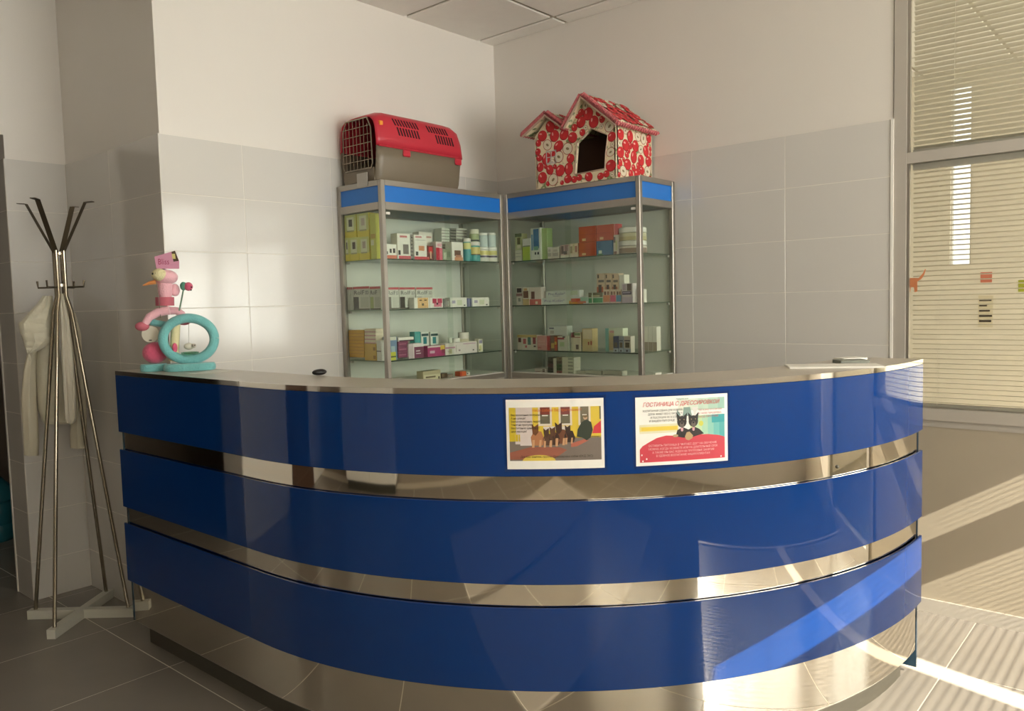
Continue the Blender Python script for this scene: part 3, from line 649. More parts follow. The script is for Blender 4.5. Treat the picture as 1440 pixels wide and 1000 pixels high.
# --- left cabinet, second shelf
for x0, x1, ink, nm in ((544, 561, (110, 106, 94), 'grey cat'), (561.5, 584, (70, 64, 58), 'black terrier'), (585, 608.5, (150, 156, 146), 'half hidden picture')):
    goods('collar_box', 'flea collar box with %s behind the front glass' % nm, 'box', 'L', x0, x1, 404.2, 2, .09, .05, (208, 208, 196), rolf(ink), texts=RT)
goods('pet_box', 'white box with tan dog face and black cap', 'box', 'L', 582.5, 604, 418.5, 2, .04, .04, W_, ((.22, .02, .92, .98, (226, 186, 130)), (.34, .7, .5, .8, (80, 56, 40)), (.66, .7, .82, .8, (80, 56, 40)), (.5, .25, .62, .45, (60, 44, 36))))
goods('pet_box', 'white box with pink butterfly shaped flower', 'box', 'L', 604.5, 623, 418.5, 2, .04, .04, W_, ((.2, .45, .52, .9, (190, 60, 90)), (.58, .45, .95, .9, (196, 70, 100)), (.3, .1, .9, .45, (222, 130, 150)), (.5, .3, .62, .5, (60, 30, 40))))
goods('pet_box', 'plain grey box between the pink flower box and white box', 'box', 'L', 623.6, 632.6, 420, 2, .05, .04, (132, 126, 120), ((.3, .1, .9, .7, (156, 150, 144)),))
wbx = ((.1, .4, .3, .7, (176, 170, 190)), (.4, .2, .7, .75, (216, 220, 190)), (.8, .1, .9, .25, (110, 104, 100)))
goods('pet_box', 'white printed box beside the plain grey box', 'box', 'L', 633.2, 656.8, 418.5, 2, .04, .04, W_, wbx)
goods('pet_box', 'narrow dark blue box between two white boxes', 'box', 'L', 657.2, 664, 419.5, 2, .05, .04, (92, 94, 124), ((.3, .05, .45, .95, (140, 142, 160)),))
goods('pet_box', 'white printed box closest to the corner post', 'box', 'L', 664.5, 688, 418.3, 2, .04, .04, W_, wbx)
# --- left cabinet, third shelf
goods('supplement_box', 'blue yellow box with white lid edge beside the front post', 'box', 'L', 547.5, 558.5, 473.5, 1, .045, .05, (112, 138, 170), ((0, 0, .8, .35, (206, 206, 70)), (0, .85, .9, 1, (214, 212, 196)), (0, .12, .8, .18, (90, 96, 50)), (.2, .35, .7, .6, (170, 190, 200))))
for i in range(3): goods('supplement_box', 'flat mulberry box, %s of three beside the blue yellow box' % ORD(i, 3), 'box', 'L', 560, 574, 480+7.6*i, 1, .05, .06, (134, 66, 96), ((.1, .4, .8, .6, (176, 110, 134)),), yb=480+7.6*(i+1)-.15, group='flat mulberry boxes')
goods('supplement_box', 'flat white box on top of the mulberry stack', 'box', 'L', 560, 582, 474.2, 1, .05, .06, W_, ((.05, 0, 1, .3, (60, 40, 50)),), yb=479.8)
goods('supplement_box', 'purple and white box in front of the teal boxes', 'box', 'L', 574.6, 596, 483, 1, .04, .05, (236, 226, 226), ((.36, 0, 1, .76, (128, 62, 92)), (.48, .45, .75, .52, (226, 210, 214)), (.48, .28, .8, .34, (226, 210, 214)), (0, 0, .3, 1, (206, 190, 192))))
goods('supplement_box', 'solid teal box behind the purple and white box', 'box', 'L', 583.3, 591.8, 466.5, 1, .11, .04, (84, 166, 162), ((.2, .2, .8, .9, (96, 178, 172)),))
for x0, x1, nm in ((592.3, 603.3, 'beside the solid teal box'), (605.5, 616.5, 'above the magenta box')):
    goods('supplement_box', 'white box with teal picture ' + nm, 'box', 'L', x0, x1, 466.5, 1, .11, .04, (228, 232, 222), ((.05, .82, .95, .92, (60, 90, 90)), (.25, .5, .7, .78, (60, 140, 146)), (.15, .12, .75, .3, (226, 222, 160))))
goods('supplement_box', 'magenta box with yellow corner', 'box', 'L', 601.5, 625.8, 486, 1, .04, .05, (182, 66, 120), ((0, .84, 1, 1, (232, 214, 214)), (.74, .55, 1, .98, (226, 196, 90)), (.12, .3, .4, .55, (226, 190, 206)), (.8, .2, 1, .6, (150, 60, 90))))
goods('supplement_box', 'long white box with pink lettering bar', 'box', 'L', 626.3, 671, 481.5, 1, .04, .04, (236, 226, 220), ((0, .55, .3, .68, (206, 150, 176)), (.32, .2, .34, .8, (190, 180, 170)), (.1, .1, .2, .5, (200, 190, 150)), (.4, .25, .46, .4, (170, 150, 150)), (.85, .2, .9, .32, (120, 110, 110)), (.55, .8, .95, .9, (210, 180, 190))), texts=(('Vet', .06, .2, .3, .1, (150, 120, 130)),))
for x0, x1, yt, nm in ((630.8, 635.2, 475, 'tiny'), (637, 645.5, 475.5, 'short')):
    jar('dropper_bottle', '%s white bottle behind the long white box' % nm, 'bottle', 'L', x0, x1, yt, 1, .12, (234, 226, 214), (244, 240, 230), lidfrac=.3)
jar('dropper_bottle', 'larger cream bottle with clear cap behind the long white box', 'bottle', 'L', 646.3, 657.3, 467.5, 1, .12, (226, 216, 190), (236, 230, 220), lidfrac=.32, bands=((.2, .6, (190, 176, 120)),))
goods('supplement_box', 'narrow upright white box with blue print alone near the corner', 'box', 'L', 673, 679.3, 476.5, 1, .045, .03, (232, 228, 208), ((.1, .65, .85, .9, (150, 146, 170)), (.15, .1, .6, .5, (216, 212, 150)), (.1, .1, .3, .2, (80, 76, 70))))
# --- left cabinet, deck
goods('ointment_box', 'beige box with dark script on the lowest shelf', 'box', 'L', 595, 620, 521.3, 0, .05, .05, (206, 196, 160), ((.04, .05, .96, .6, (230, 222, 190)), (.14, .25, .7, .42, (120, 104, 76)), (.85, .05, .93, .3, (70, 56, 46))))
goods('ointment_box', 'small brown box on the lowest shelf', 'box', 'L', 621, 629.5, 525, 0, .06, .04, (112, 90, 70), ((.1, .3, .5, .9, (136, 116, 92)),))
goods('ointment_box', 'greyish pink box on the lowest shelf', 'box', 'L', 630.2, 638, 526, 0, .06, .04, (158, 142, 132), ((.2, .2, .8, .6, (180, 160, 150)),))
goods('ointment_box', 'bright orange red box on the lowest shelf', 'box', 'L', 647, 656, 522.3, 0, .05, .04, (222, 110, 66), ((0, 0, .3, .9, (190, 74, 48)),))
goods('ointment_box', 'tiny white box with a black spot on the lowest shelf', 'box', 'L', 656.5, 661.3, 523.3, 0, .05, .03, (226, 222, 208), ((.1, .35, .45, .75, (50, 46, 44)),))
# --- right cabinet, top shelf
goods('treat_box', 'small tan and green box on a white box near the corner', 'box', 'R', 724.3, 734, 328.5, 3, .05, .05, (196, 200, 150), ((0, .8, 1, 1, (96, 110, 74)), (.3, .35, .75, .75, (116, 110, 70)), (.3, .1, .8, .3, (226, 220, 190))), yb=352)
goods('treat_box', 'white box beneath the small tan and green box', 'box', 'R', 724.3, 734, 352.3, 3, .05, .05, (226, 224, 208), ((.1, .4, .8, .46, (180, 180, 170)), (.1, .7, .9, .76, (180, 180, 170))))
goods('treat_box', 'box with white upper half and lime lower half', 'box', 'R', 734.6, 745.4, 335.5, 3, .045, .05, (224, 222, 214), ((0, 0, 1, .62, (172, 192, 66)), (.05, .62, 1, .68, (120, 130, 96))))
goods('treat_box', 'tall white box with blue picture', 'box', 'R', 746, 759.6, 320.5, 3, .045, .05, (226, 228, 216), ((.28, .36, .86, .96, (66, 120, 168)), (.05, .3, .25, .8, (120, 160, 190)), (.3, .3, .8, .42, (130, 180, 150)), (.4, .16, .55, .24, (50, 50, 46)), (.68, .16, .85, .24, (50, 50, 46))))
goods('treat_box', 'tall pale green box beside the blue picture box', 'box', 'R', 760, 769.3, 321, 3, .06, .05, (168, 194, 130), ((0, 0, .25, 1, (150, 180, 110)),))
for x0, x1 in ((769.8, 776), (776.3, 786)): goods('treat_box', 'small white box with faint grey print on the top shelf', 'box', 'R', x0, x1, 347.5, 3, .045, .04, (224, 220, 208), ((.1, .2, .9, .5, (190, 186, 176)), (.2, .6, .8, .8, (200, 196, 184))), group='small white boxes on the top shelf')
goods('treat_box', 'box with pink and black speckled pattern', 'box', 'R', 788, 800, 344, 3, .045, .04, (214, 186, 180), ((.1, .3, .4, .9, (110, 90, 90)), (.5, .5, .9, .95, (150, 110, 116)), (.4, .25, .8, .5, (90, 76, 76)), (0, 0, 1, .2, (228, 222, 210))))
goods('treat_box', 'beige box with brown and green animals beside orange boxes', 'box', 'R', 800.6, 813, 342.3, 3, .045, .04, (224, 206, 180), ((.1, .3, .35, .8, (150, 130, 96)), (.65, .35, .9, .8, (160, 110, 90)), (.4, .5, .6, .95, (196, 190, 140)), (0, 0, 1, .2, (228, 214, 200))))
ORG = (196, 88, 48)
ob = ((.04, .04, .96, .96, (190, 80, 44)), (.2, .08, .42, .24, (230, 190, 140)), (0, .46, 1, .5, (170, 66, 40)))
goods('treat_carton', 'orange carton standing on the shelf beside the blue carton', 'carton', 'R', 813.6, 838, 340.7, 3, .04, .07, ORG, ob)
goods('treat_carton', 'orange carton stacked on the other orange carton', 'carton', 'R', 813.6, 838, 318.3, 3, .04, .07, ORG, ob, yb=340.4)
goods('treat_carton', 'orange carton stacked on the blue carton', 'carton', 'R', 838.6, 862.3, 316, 3, .04, .07, ORG, ob, yb=338.3)
goods('treat_carton', 'blue carton supporting an orange carton', 'carton', 'R', 838.6, 861.5, 338.6, 3, .04, .07, (64, 112, 150), ((.05, 0, .4, .1, (60, 120, 80)), (.14, .12, .34, .34, (206, 224, 206)), (.1, .5, .3, .9, (52, 96, 132))))
goods('treat_box', 'narrow red box above the speckled narrow box', 'box', 'R', 862.8, 869, 314.8, 3, .045, .04, (200, 84, 84), ((0, 0, .3, 1, (220, 140, 130)),), yb=330)
goods('treat_box', 'narrow speckled white box next to the blue carton', 'box', 'R', 862.3, 870.3, 330.3, 3, .045, .04, (220, 212, 200), ((.05, .6, .4, .9, (120, 110, 116)), (.1, 0, .6, .15, (130, 100, 96)), (.4, .2, .7, .7, (204, 206, 160))))
goods('treat_box', 'slim dull mauve box between cartons and white jars', 'box', 'R', 871, 876.5, 326.5, 3, .06, .04, (164, 146, 146), ((.2, .1, .8, .5, (186, 170, 168)),))
jar('powder_jar', 'wide white jar with dark spot, upper of its pair', 'jar', 'R', 877.5, 911, 320, 3, .09, (220, 214, 184), (244, 242, 234), yb=338.6, lidfrac=.42, bands=((.04, .5, (206, 196, 150)),))
jar('powder_jar', 'wide white jar with brown foot, lower of its pair', 'jar', 'R', 877.5, 911, 338.8, 3, .09, (224, 218, 206), (244, 242, 234), lidfrac=.4, bands=((.05, .7, (150, 132, 118)),))
# --- right cabinet, second shelf
goods('pet_medicine_box', 'white box with black dog silhouette near the corner', 'box', 'R', 726, 734.5, 404, 2, .045, .04, (222, 214, 204), ((.1, .7, .9, .95, (60, 44, 44)), (0, .5, 1, .66, (150, 110, 110)), (.3, .2, .7, .4, (150, 150, 140))))
goods('pet_medicine_box', 'white box with round brown dog head', 'box', 'R', 735, 744, 404.3, 2, .04, .04, (226, 216, 200), ((.1, .4, .9, .8, (120, 74, 56)), (0, 0, 1, .35, (200, 170, 120)), (.2, .82, .7, .95, (210, 170, 120))))
goods('pet_medicine_box', 'white box with small brown dog and red foot', 'box', 'R', 744.4, 761, 404, 2, .04, .04, (228, 214, 204), ((.15, .34, .45, .76, (130, 90, 80)), (0, 0, 1, .32, (212, 110, 100)), (.5, .05, .7, .2, (230, 214, 190))))
goods('paste_box', 'long white box with violet lettering, upper of two', 'box', 'R', 767.3, 815, 408.5, 2, .05, .04, (220, 224, 220), ((.74, .3, .95, .9, (206, 216, 190)), (.22, .2, .42, .26, (150, 150, 170))), yb=418.3, texts=(('Pro-Kolin*', .08, .36, .55, .5, (100, 100, 150)),))
goods('paste_box', 'long white box with violet lettering and orange flame, lower of two', 'box', 'R', 762.3, 827, 418.5, 2, .045, .045, (220, 224, 220), ((.6, 0, .9, .5, (222, 150, 60)), (.64, .3, .84, .82, (206, 86, 56)), (.84, .4, 1, .95, (170, 206, 186)), (.78, .1, .96, .4, (216, 130, 110))), texts=(('Pro-Kolin*', .05, .38, .5, .45, (130, 120, 170)),))
goods('pet_medicine_box', 'white box with green stripe and brown animals', 'box', 'R', 827.5, 847.6, 411.5, 2, .05, .04, (206, 218, 194), ((0, .08, 1, .5, (90, 160, 110)), (0, .58, 1, 1, (112, 108, 76)), (.2, .62, .8, .75, (196, 190, 150)), (.25, 0, .32, 1, (226, 232, 216))))
for x0, x1, c, nm in ((839, 850.5, (190, 100, 60), 'a fox red picture'), (851, 860, (196, 150, 120), 'a pale hound picture'), (860.5, 870, (186, 110, 76), 'an auburn hound picture')):
    goods('pet_medicine_box', 'tall box with %s in the rear row' % nm, 'box', 'R', x0, x1, 384.5, 2, .13, .05, (214, 190, 160), ((0, 0, .8, .55, c), (.2, .3, .6, .62, (80, 60, 46)), (.2, .7, .9, .78, (110, 100, 90)), (.1, .84, .3, .96, (80, 70, 60))))
goods('pet_medicine_box', 'plain white upright box in the rear row', 'box', 'R', 870.4, 878, 386.3, 2, .13, .05, (228, 224, 208))
for x0, x1, c, nm in ((848.2, 857.6, (222, 150, 110), 'orange'), (858, 866, (222, 106, 130), 'pink'), (866.4, 873.6, (96, 150, 184), 'blue')):
    goods('pet_medicine_box', 'small box with %s lower half and dogs above' % nm, 'box', 'R', x0, x1, 407, 2, .05, .04, (228, 206, 180), ((0, 0, 1, .58, c), (.15, .6, .45, .85, (110, 80, 64)), (.6, .6, .9, .85, (150, 110, 84)), (0, 0, 1, .1, (226, 200, 190))))
goods('pet_medicine_box', 'lilac and white box with two dogs beside the front post', 'box', 'R', 874.2, 889.5, 398.6, 2, .04, .04, (216, 206, 206), ((.05, .42, .9, .6, (90, 80, 100)), (.1, .5, .8, .55, (190, 176, 200)), (.1, .65, .4, .95, (190, 170, 180)), (.5, .62, .9, .98, (110, 90, 80)), (0, 0, 1, .3, (206, 190, 206))))
goods('pet_medicine_box', 'slim white box showing past the front post', 'box', 'R', 901, 908.5, 406.5, 2, .06, .04, (238, 234, 222))
# --- right cabinet, third shelf
goods('treat_pouch_box', 'box with a row of small colourful dogs', 'box', 'R', 727.5, 755, 471, 1, .045, .05, (224, 214, 200), ((0, .82, 1, 1, (206, 176, 110)), (.05, .5, .2, .8, (96, 56, 50)), (.3, .4, .45, .74, (190, 80, 84)), (.54, .35, .7, .85, (90, 130, 120)), (.8, .4, .95, .84, (150, 70, 76)), (.4, .15, .5, .3, (206, 100, 110)), (.84, .2, .95, .3, (80, 70, 66))))
goods('treat_pouch_box', 'plain pink box with faint lettering', 'box', 'R', 755.4, 768.6, 472.3, 1, .045, .05, (216, 156, 148), ((.1, .15, .4, .22, (190, 100, 100)), (.1, .4, .9, .44, (228, 180, 172)), (.1, .6, .9, .64, (228, 180, 172))))
goods('treat_pouch_box', 'narrow red box between pink and brown boxes', 'box', 'R', 769, 773.6, 473, 1, .05, .05, (190, 66, 60))
goods('treat_pouch_box', 'brown box with yellow picture and red edge', 'box', 'R', 774, 783.8, 472, 1, .045, .05, (120, 84, 60), ((.1, .15, .55, .5, (210, 176, 100)), (.6, 0, 1, .9, (206, 90, 60)), (.6, .4, .9, .6, (226, 190, 90))))
goods('treat_pouch_box', 'white green box with red heading', 'box', 'R', 784.2, 800, 473, 1, .04, .05, (216, 216, 200), ((0, .78, .6, .9, (150, 56, 56)), (.2, .3, .6, .6, (180, 200, 150)), (.45, .9, .7, 1, (80, 90, 80))))
goods('treat_pouch_box', 'white box lying across the boxes on the third shelf', 'box', 'R', 771, 797.5, 458.3, 1, .07, .05, (224, 224, 218), ((.05, .66, .3, .82, (120, 116, 130)), (.1, .15, .3, .5, (190, 180, 170))), yb=471.6)
goods('treat_pouch_box', 'cream box with dark red top and small brown dog', 'box', 'R', 803, 816.3, 467.5, 1, .045, .05, (222, 210, 184), ((0, .72, .4, 1, (120, 50, 46)), (.1, .72, 1, .76, (150, 90, 70)), (.5, .1, .8, .35, (96, 70, 56)), (.3, .84, 1, .96, (120, 140, 90))))
goods('treat_pouch_box', 'tall tan box with two small red marks', 'box', 'R', 818.5, 833.3, 462, 1, .045, .05, (212, 190, 140), ((.1, .55, .95, .95, (222, 206, 176)), (.55, .28, .68, .42, (170, 80, 60)), (.8, .28, .93, .46, (170, 80, 60))))
goods('treat_pouch_box', 'tall pale box with teal spine behind the small blue boxes', 'box', 'R', 851.2, 876, 461.7, 1, .1, .05, (212, 218, 196), ((0, 0, .2, 1, (120, 176, 170)), (.2, .05, .5, .9, (214, 196, 150)), (.25, .8, .5, .9, (206, 150, 140))))
for x0, x1, c, nm in ((862.3, 869.6, (58, 70, 100), 'navy'), (870, 876.8, (150, 160, 170), 'grey blue'), (877.2, 887, (220, 210, 196), 'cream')):
    goods('treat_pouch_box', 'small %s box with a dog picture beside the front post' % nm, 'box', 'R', x0, x1, 473, 1, .04, .04, c, ((0, 0, 1, .25, (186, 196, 206)), (.2, .3, .8, .62, (96, 84, 56)), (.1, .7, .9, .76, (60, 60, 76)), (.3, .05, .6, .16, (70, 70, 70))))
for i in range(3): goods('treat_pouch_box', 'white upright box with brownish lower half beyond the front post', 'box', 'R', 905.3+6.2*i, 911.3+6.2*i, 459.5, 1, .2, .04, (236, 230, 216), ((0, 0, 1, .36, (176, 160, 140)),), group='white upright boxes beyond the front post')
# --- right cabinet, deck
goods('ampoule_box', 'small white box with brown squares on the lowest shelf', 'box', 'R', 752, 768, 521.3, 0, .05, .04, (214, 204, 196), ((.7, .55, .9, .85, (96, 60, 54)), (.7, .1, .9, .4, (96, 60, 54)), (.1, .1, .5, .2, (150, 90, 80))))
for j, (x0, x1, cs, nm) in enumerate(((770.3, 777.6, ((96, 92, 78), (84, 80, 70), (104, 70, 66), (76, 72, 64), (60, 66, 54), (130, 70, 64)), 'dark'), (782.5, 789.8, ((150, 140, 110), (110, 100, 80), (80, 110, 70), (84, 100, 70), (150, 90, 80), (176, 80, 70)), 'mixed red and green'), (790.3, 807.5, ((224, 220, 200),)*6, 'white'))):
    for i in range(6): goods('ampoule_box', 'flat box, %s of the %s stack on the lowest shelf' % (ORD(i, 6), nm), 'box', 'R', x0, x1, 502.5+4.75*i, 0, .05, .06, cs[i], ((.5, .3, .9, .7, tuple(int(v*.7) for v in cs[i])),), yb=502.5+4.75*(i+1)-.12, group='%s stack on the lowest shelf' % nm)
goods('ampoule_box', 'upright narrow white box between two coloured stacks', 'box', 'R', 778, 782.1, 504, 0, .05, .05, (220, 216, 200))
for x0, x1 in ((811, 822.6), (823.2, 846), (847, 875)): goods('ampoule_box', 'pale translucent looking tray box on the lowest shelf', 'box', 'R', x0, x1, 521.5, 0, .06, .05, (190, 188, 172), ((.1, .1, .6, .2, (140, 134, 124)),), group='pale tray boxes on the lowest shelf')
goods('ampoule_box', 'white flat leaflet box beyond the front post on the lowest shelf', 'box', 'R', 922, 941, 525, 0, .15, .06, (240, 236, 226))

# ------------------------------------------------------------------ pet carrier on the left cabinet
RED = M('carrier_red', (196, 48, 64), .38, var=.04, bump=.02, bscale=200); TAUPE = M('carrier_taupe', (122, 110, 92), .4, var=.04, bump=.02, bscale=200); CDARK = M('carrier_inside', (60, 24, 26), .6); WIRE = M('carrier_wire', (150, 140, 124), .35, .6)
cx0, cyc, cz0 = 2.58, 3.215, CTOP+.001
ca = thing('pet_carrier', 'red and taupe plastic pet carrier with wire door on top of a display cabinet', 'carrier', (cx0+.3, cyc, CTOP))
def shell(sts, prof, mat, name, inner=None):
    # sts: (x, width factor, height factor) ; prof: (y half offset, z above seam)
    mb = MB(); rows = []
    for (x, fw_, fh, zb) in sts: rows.append([Vector((x, cyc+y*fw_, zb+z*fh)) for (y, z) in prof])
    mb.grid(rows, mat)
    o = mb.build(name, ca); md = o.modifiers.new('thick', 'SOLIDIFY'); md.thickness = .004; md.offset = 0
    return o
SEAM = 2.213
hp = [(.148, 0), (.147, .05), (.141, .11), (.128, .148), (.10, .171), (.05, .180)]
top_prof = [(-a, b) for a, b in hp]+[(a, b) for a, b in reversed(hp)]
shell([(cx0+.004, .94, .84, SEAM), (cx0+.03, .97, .9, SEAM), (cx0+.075, 1, 1, SEAM), (cx0+.3, 1, 1.0, SEAM), (cx0+.5, 1, .99, SEAM), (cx0+.555, .99, .97, SEAM), (cx0+.58, .98, .90, SEAM), (cx0+.597, .96, .66, SEAM), (cx0+.606, .93, .3, SEAM), (cx0+.612, .90, .0, SEAM)], top_prof, RED, 'carrier_lid')
bot_prof = [(-.148, 0), (-.143, -.06), (-.130, -.14), (-.118, -.165), (-.05, -.171), (.05, -.171), (.118, -.165), (.130, -.14), (.143, -.06), (.148, 0)]
shell([(cx0+.004, .94, 1, SEAM), (cx0+.05, 1, 1, SEAM), (cx0+.5, 1, 1, SEAM), (cx0+.56, .98, 1, SEAM), (cx0+.59, .92, .99, SEAM), (cx0+.612, .84, .0, SEAM)], bot_prof, TAUPE, 'carrier_base')
mb = MB(); mb.tube([(cx0+.01, cyc-.150, SEAM), (cx0+.55, cyc-.151, SEAM), (cx0+.60, cyc-.13, SEAM), (cx0+.617, cyc-.08, SEAM), (cx0+.617, cyc+.08, SEAM), (cx0+.55, cyc+.15, SEAM), (cx0+.01, cyc+.15, SEAM)], .0045, RED, 6); mb.build('seam_rim', ca)
# front frame below the door and interior
mb = MB(); mb.box((cx0+.002, cyc-.118, cz0+.006), (cx0+.008, cyc+.118, cz0+.07), TAUPE); mb.build('front_sill', ca)
# wire door
dr = MB(); dz0, dz1, dy = cz0+.068, cz0+.315, .113
rim = [(cx0-.002, cyc+y, z) for y, z in ((-dy, dz0+.02), (-dy+.012, dz0), (dy-.012, dz0), (dy, dz0+.02), (dy*.96, dz1-.05), (dy*.72, dz1), (-dy*.72, dz1), (-dy*.96, dz1-.05), (-dy, dz0+.02))]
dr.tube(rim, .0035, WIRE, 6)
door = dr.build('wire_door', ca)
for k in range(1, 8):
    y = cyc-dy+2*dy*k/8; zt = dz1-(.03 if k in (1, 7) else .0); MB().tube([(cx0-.004, y, dz0), (cx0-.004, y, zt)], .0018, WIRE, 5).build('wire', door)
for k in range(1, 6):
    z = dz0+(dz1-dz0)*k/6; MB().tube([(cx0-.006, cyc-dy*.98, z), (cx0-.006, cyc+dy*.98, z)], .0018, WIRE, 5).build('wire', door)
# vents: dark raised strips, the shade inside slanted slots put into their colour
def lid_y(z):   # near side of the lid at height z
    q = z-SEAM; pr = [(b, a) for a, b in hp]
    for (a, b), (c, d) in zip(pr[:-1], pr[1:]):
        if a <= q <= c: return cyc-(b+(d-b)*(q-a)/(c-a))
    return cyc-.10
def slot(x, za, zb, sl):
    y0, y1 = lid_y(za)-.0032, lid_y(zb)-.0032
    q = [Vector((x, y1, zb)), Vector((x+.010, y1, zb)), Vector((x+sl+.010, y0, za)), Vector((x+sl, y0, za))]
    MB().prism(q, (0, .003, .0), M('slot_shade', (52, 10, 16), .8)).build('vent_slot', ca)
for k in range(9): slot(cx0+.115+.019*k, SEAM+.112, SEAM+.146, .012)
for k in range(8): slot(cx0+.135+.019*k, SEAM+.064, SEAM+.104, .012)
for k in range(8): slot(cx0+.345+.019*k, SEAM+.110, SEAM+.144, .012)
for k in range(7): slot(cx0+.40+.019*k, SEAM+.058, SEAM+.102, .012)
for xl in (cx0+.165, cx0+.535):
    mb = MB(); mb.box((xl, cyc-.158, SEAM-.038), (xl+.05, cyc-.147, SEAM-.004), RED, .006); mb.build('latch', ca)
mb = MB(); mb.box((cx0+.030, cyc-.141, SEAM+.102), (cx0+.052, cyc-.128, SEAM+.124), P((236, 150, 50)), .002); mb.build('sticker', ca)
pt_ = MB(); a = onX(507, 238, LX0-.004); b = onX(525, 252, LX0-.004)
pt_.box((LX0-.004, 3.12, CTOP-.02), (LX0-.001, 3.20, CTOP+.045), P((176, 170, 160))); o = pt_.build('price_card'); tag(o, 'small grey price card leaning at the carrier door above the cabinet edge', 'card')

# ------------------------------------------------------------------ fabric pet house on the right cabinet
def house_cloth():
    m = M('house_cloth', (236, 220, 186), .85, var=.05, bump=.1, bscale=220); nt = m.node_tree; b = nt.nodes['Principled BSDF']
    tc = nt.nodes.new('ShaderNodeTexCoord'); leaf = nt.nodes.new('ShaderNodeTexNoise'); leaf.inputs['Scale'].default_value = 30; nt.links.new(tc.outputs['Object'], leaf.inputs['Vector'])
    lr = nt.nodes.new('ShaderNodeValToRGB'); nt.links.new(leaf.outputs['Fac'], lr.inputs[0])
    lr.color_ramp.elements[0].color = lin((132, 146, 98))+(1,); lr.color_ramp.elements[0].position = .36; lr.color_ramp.elements[1].color = lin((238, 222, 188))+(1,); lr.color_ramp.elements[1].position = .43
    nt.links.new(lr.outputs[0], b.inputs['Base Color'])
    return m
AP_RED = M('apple_print_red', (206, 48, 52), .8, var=.25, vscale=45); AP_DARK = M('apple_print_dark', (166, 26, 36), .8); AP_CUT = M('apple_print_cut', (228, 216, 190), .8); AP_CORE = M('apple_print_core', (150, 130, 96), .8); AP_HI = M('apple_print_shine', (238, 170, 160), .8)
def apple_print(o, org, u, v, n, us, vs, ok, r=.033):
    rnd = random.Random(int(us*1000)+int(vs*777)); pts = []; mb = MB()
    def ring(a, b, th, ra, rb, fx, fy, du=0.0, dv=0.0, m=16): return [(a+du+ra*fx*math.cos(th)*math.cos(q)-rb*fy*math.sin(th)*math.sin(q), b+dv+ra*fx*math.sin(th)*math.cos(q)+rb*fy*math.cos(th)*math.sin(q)) for q in [2*math.pi*i/m for i in range(m)]]
    for sc, tries in ((1.0, 900), (.8, 700), (.6, 900), (.42, 500)):
        for _ in range(tries):
            a, b = rnd.uniform(0, us), rnd.uniform(0, vs)
            if any((a-c)**2+(b-d)**2 < (r*.84*(sc+e))**2 for c, d, e, *_q in pts): continue
            th = rnd.uniform(0, 6.28); ra, rb = r*rnd.uniform(.84, .98), r*rnd.uniform(.92, 1.06)
            if all(ok(*p) for p in ring(a, b, th, ra, rb, sc, sc, m=10)): pts.append((a, b, sc, th, ra, rb))
    for (a, b, sc, th, ra, rb) in pts:
        def el(fx, fy, du=0.0, dv=0.0): return ring(a, b, th, ra, rb, fx, fy, du, dv)
        def put_(pts2, h, mat): mb.poly([org+u*p+v*q+n*h for p, q in pts2], mat)
        if rnd.random() < .22:
            put_(el(sc, sc), .0012, AP_DARK); put_(el(sc*.9, sc*.9), .0015, AP_CUT); put_(el(sc*.22, sc*.34), .0018, AP_CORE)
        else:
            put_(el(sc, sc), .0012, AP_DARK); put_(el(sc*.9, sc*.92, r*.05*sc, r*.05*sc), .0015, AP_RED); put_(el(sc*.16, sc*.3, -r*.35*sc, r*.35*sc), .0018, AP_HI)
    mb.build('apple_print', o)['kind'] = 'stuff'
def in_poly(p, poly):
    c = False; x, y = p
    for (x0, y0), (x1, y1) in zip(poly, poly[1:]+poly[:1]):
        if (y0 > y) != (y1 > y) and x < (x1-x0)*(y-y0)/(y1-y0)+x0: c = not c
    return c
APPLE = house_cloth(); PIPE = M('house_piping', (188, 160, 140), .8); HIN = M('house_inside', (84, 58, 44), .9); FRILL = M('red_frill', (214, 110, 112), .85, var=.75, vscale=110)
HX, HXB = 3.45, 3.795
ho = thing('pet_house', 'fabric pet house printed with red apples, two gabled roofs, on a display cabinet', 'pet house', (3.62, 2.5, CTOP))
def hz(z): return CTOP+.001+(z-2.04)*.99
yl, yv, yr = 2.775, 2.55, 2.252   # left wall, valley, right wall
ysr, ybr = 2.672, 2.43            # small and big ridges
ze, zs_, zv, zb = hz(2.325), hz(2.425), hz(2.335), hz(2.475)
# front wall with a pentagonal doorway
outer = [(yl, hz(2.04)), (yl, ze), (ysr, zs_), (yv, zv), (ybr, zb), (yr, hz(2.315)), (yr, hz(2.04))]
dorr = [(2.512, hz(2.088)), (2.500, hz(2.19)), (2.493, hz(2.25)), (2.40, hz(2.312)), (2.300, hz(2.262)), (2.315, hz(2.17)), (2.322, hz(2.094))]
bm = bmesh.new()
def ringv(pts, x): return [bm.verts.new((x, y, z)) for y, z in pts]
def resamp(pts, n):
    out = []; tot = 0; segs = []
    for i in range(len(pts)):
        a, b = pts[i], pts[(i+1) % len(pts)]; l = math.hypot(a[0]-b[0], a[1]-b[1]); segs.append((a, b, l)); tot += l
    for a, b, l in segs:
        k = max(1, round(n*l/tot))
        for q in range(k): out.append((a[0]+(b[0]-a[0])*q/k, a[1]+(b[1]-a[1])*q/k))
    return out
vo_ = ringv(resamp(outer, 40), HX); vi_ = ringv(resamp(dorr, 24), HX)
ed = [bm.edges.new((v[i], v[(i+1) % len(v)])) for v in (vo_, vi_) for i in range(len(v))]
bmesh.ops.triangle_fill(bm, use_beauty=True, edges=ed)
me = bpy.data.meshes.new('front_wall'); bm.to_mesh(me); bm.free(); me.materials.append(APPLE)
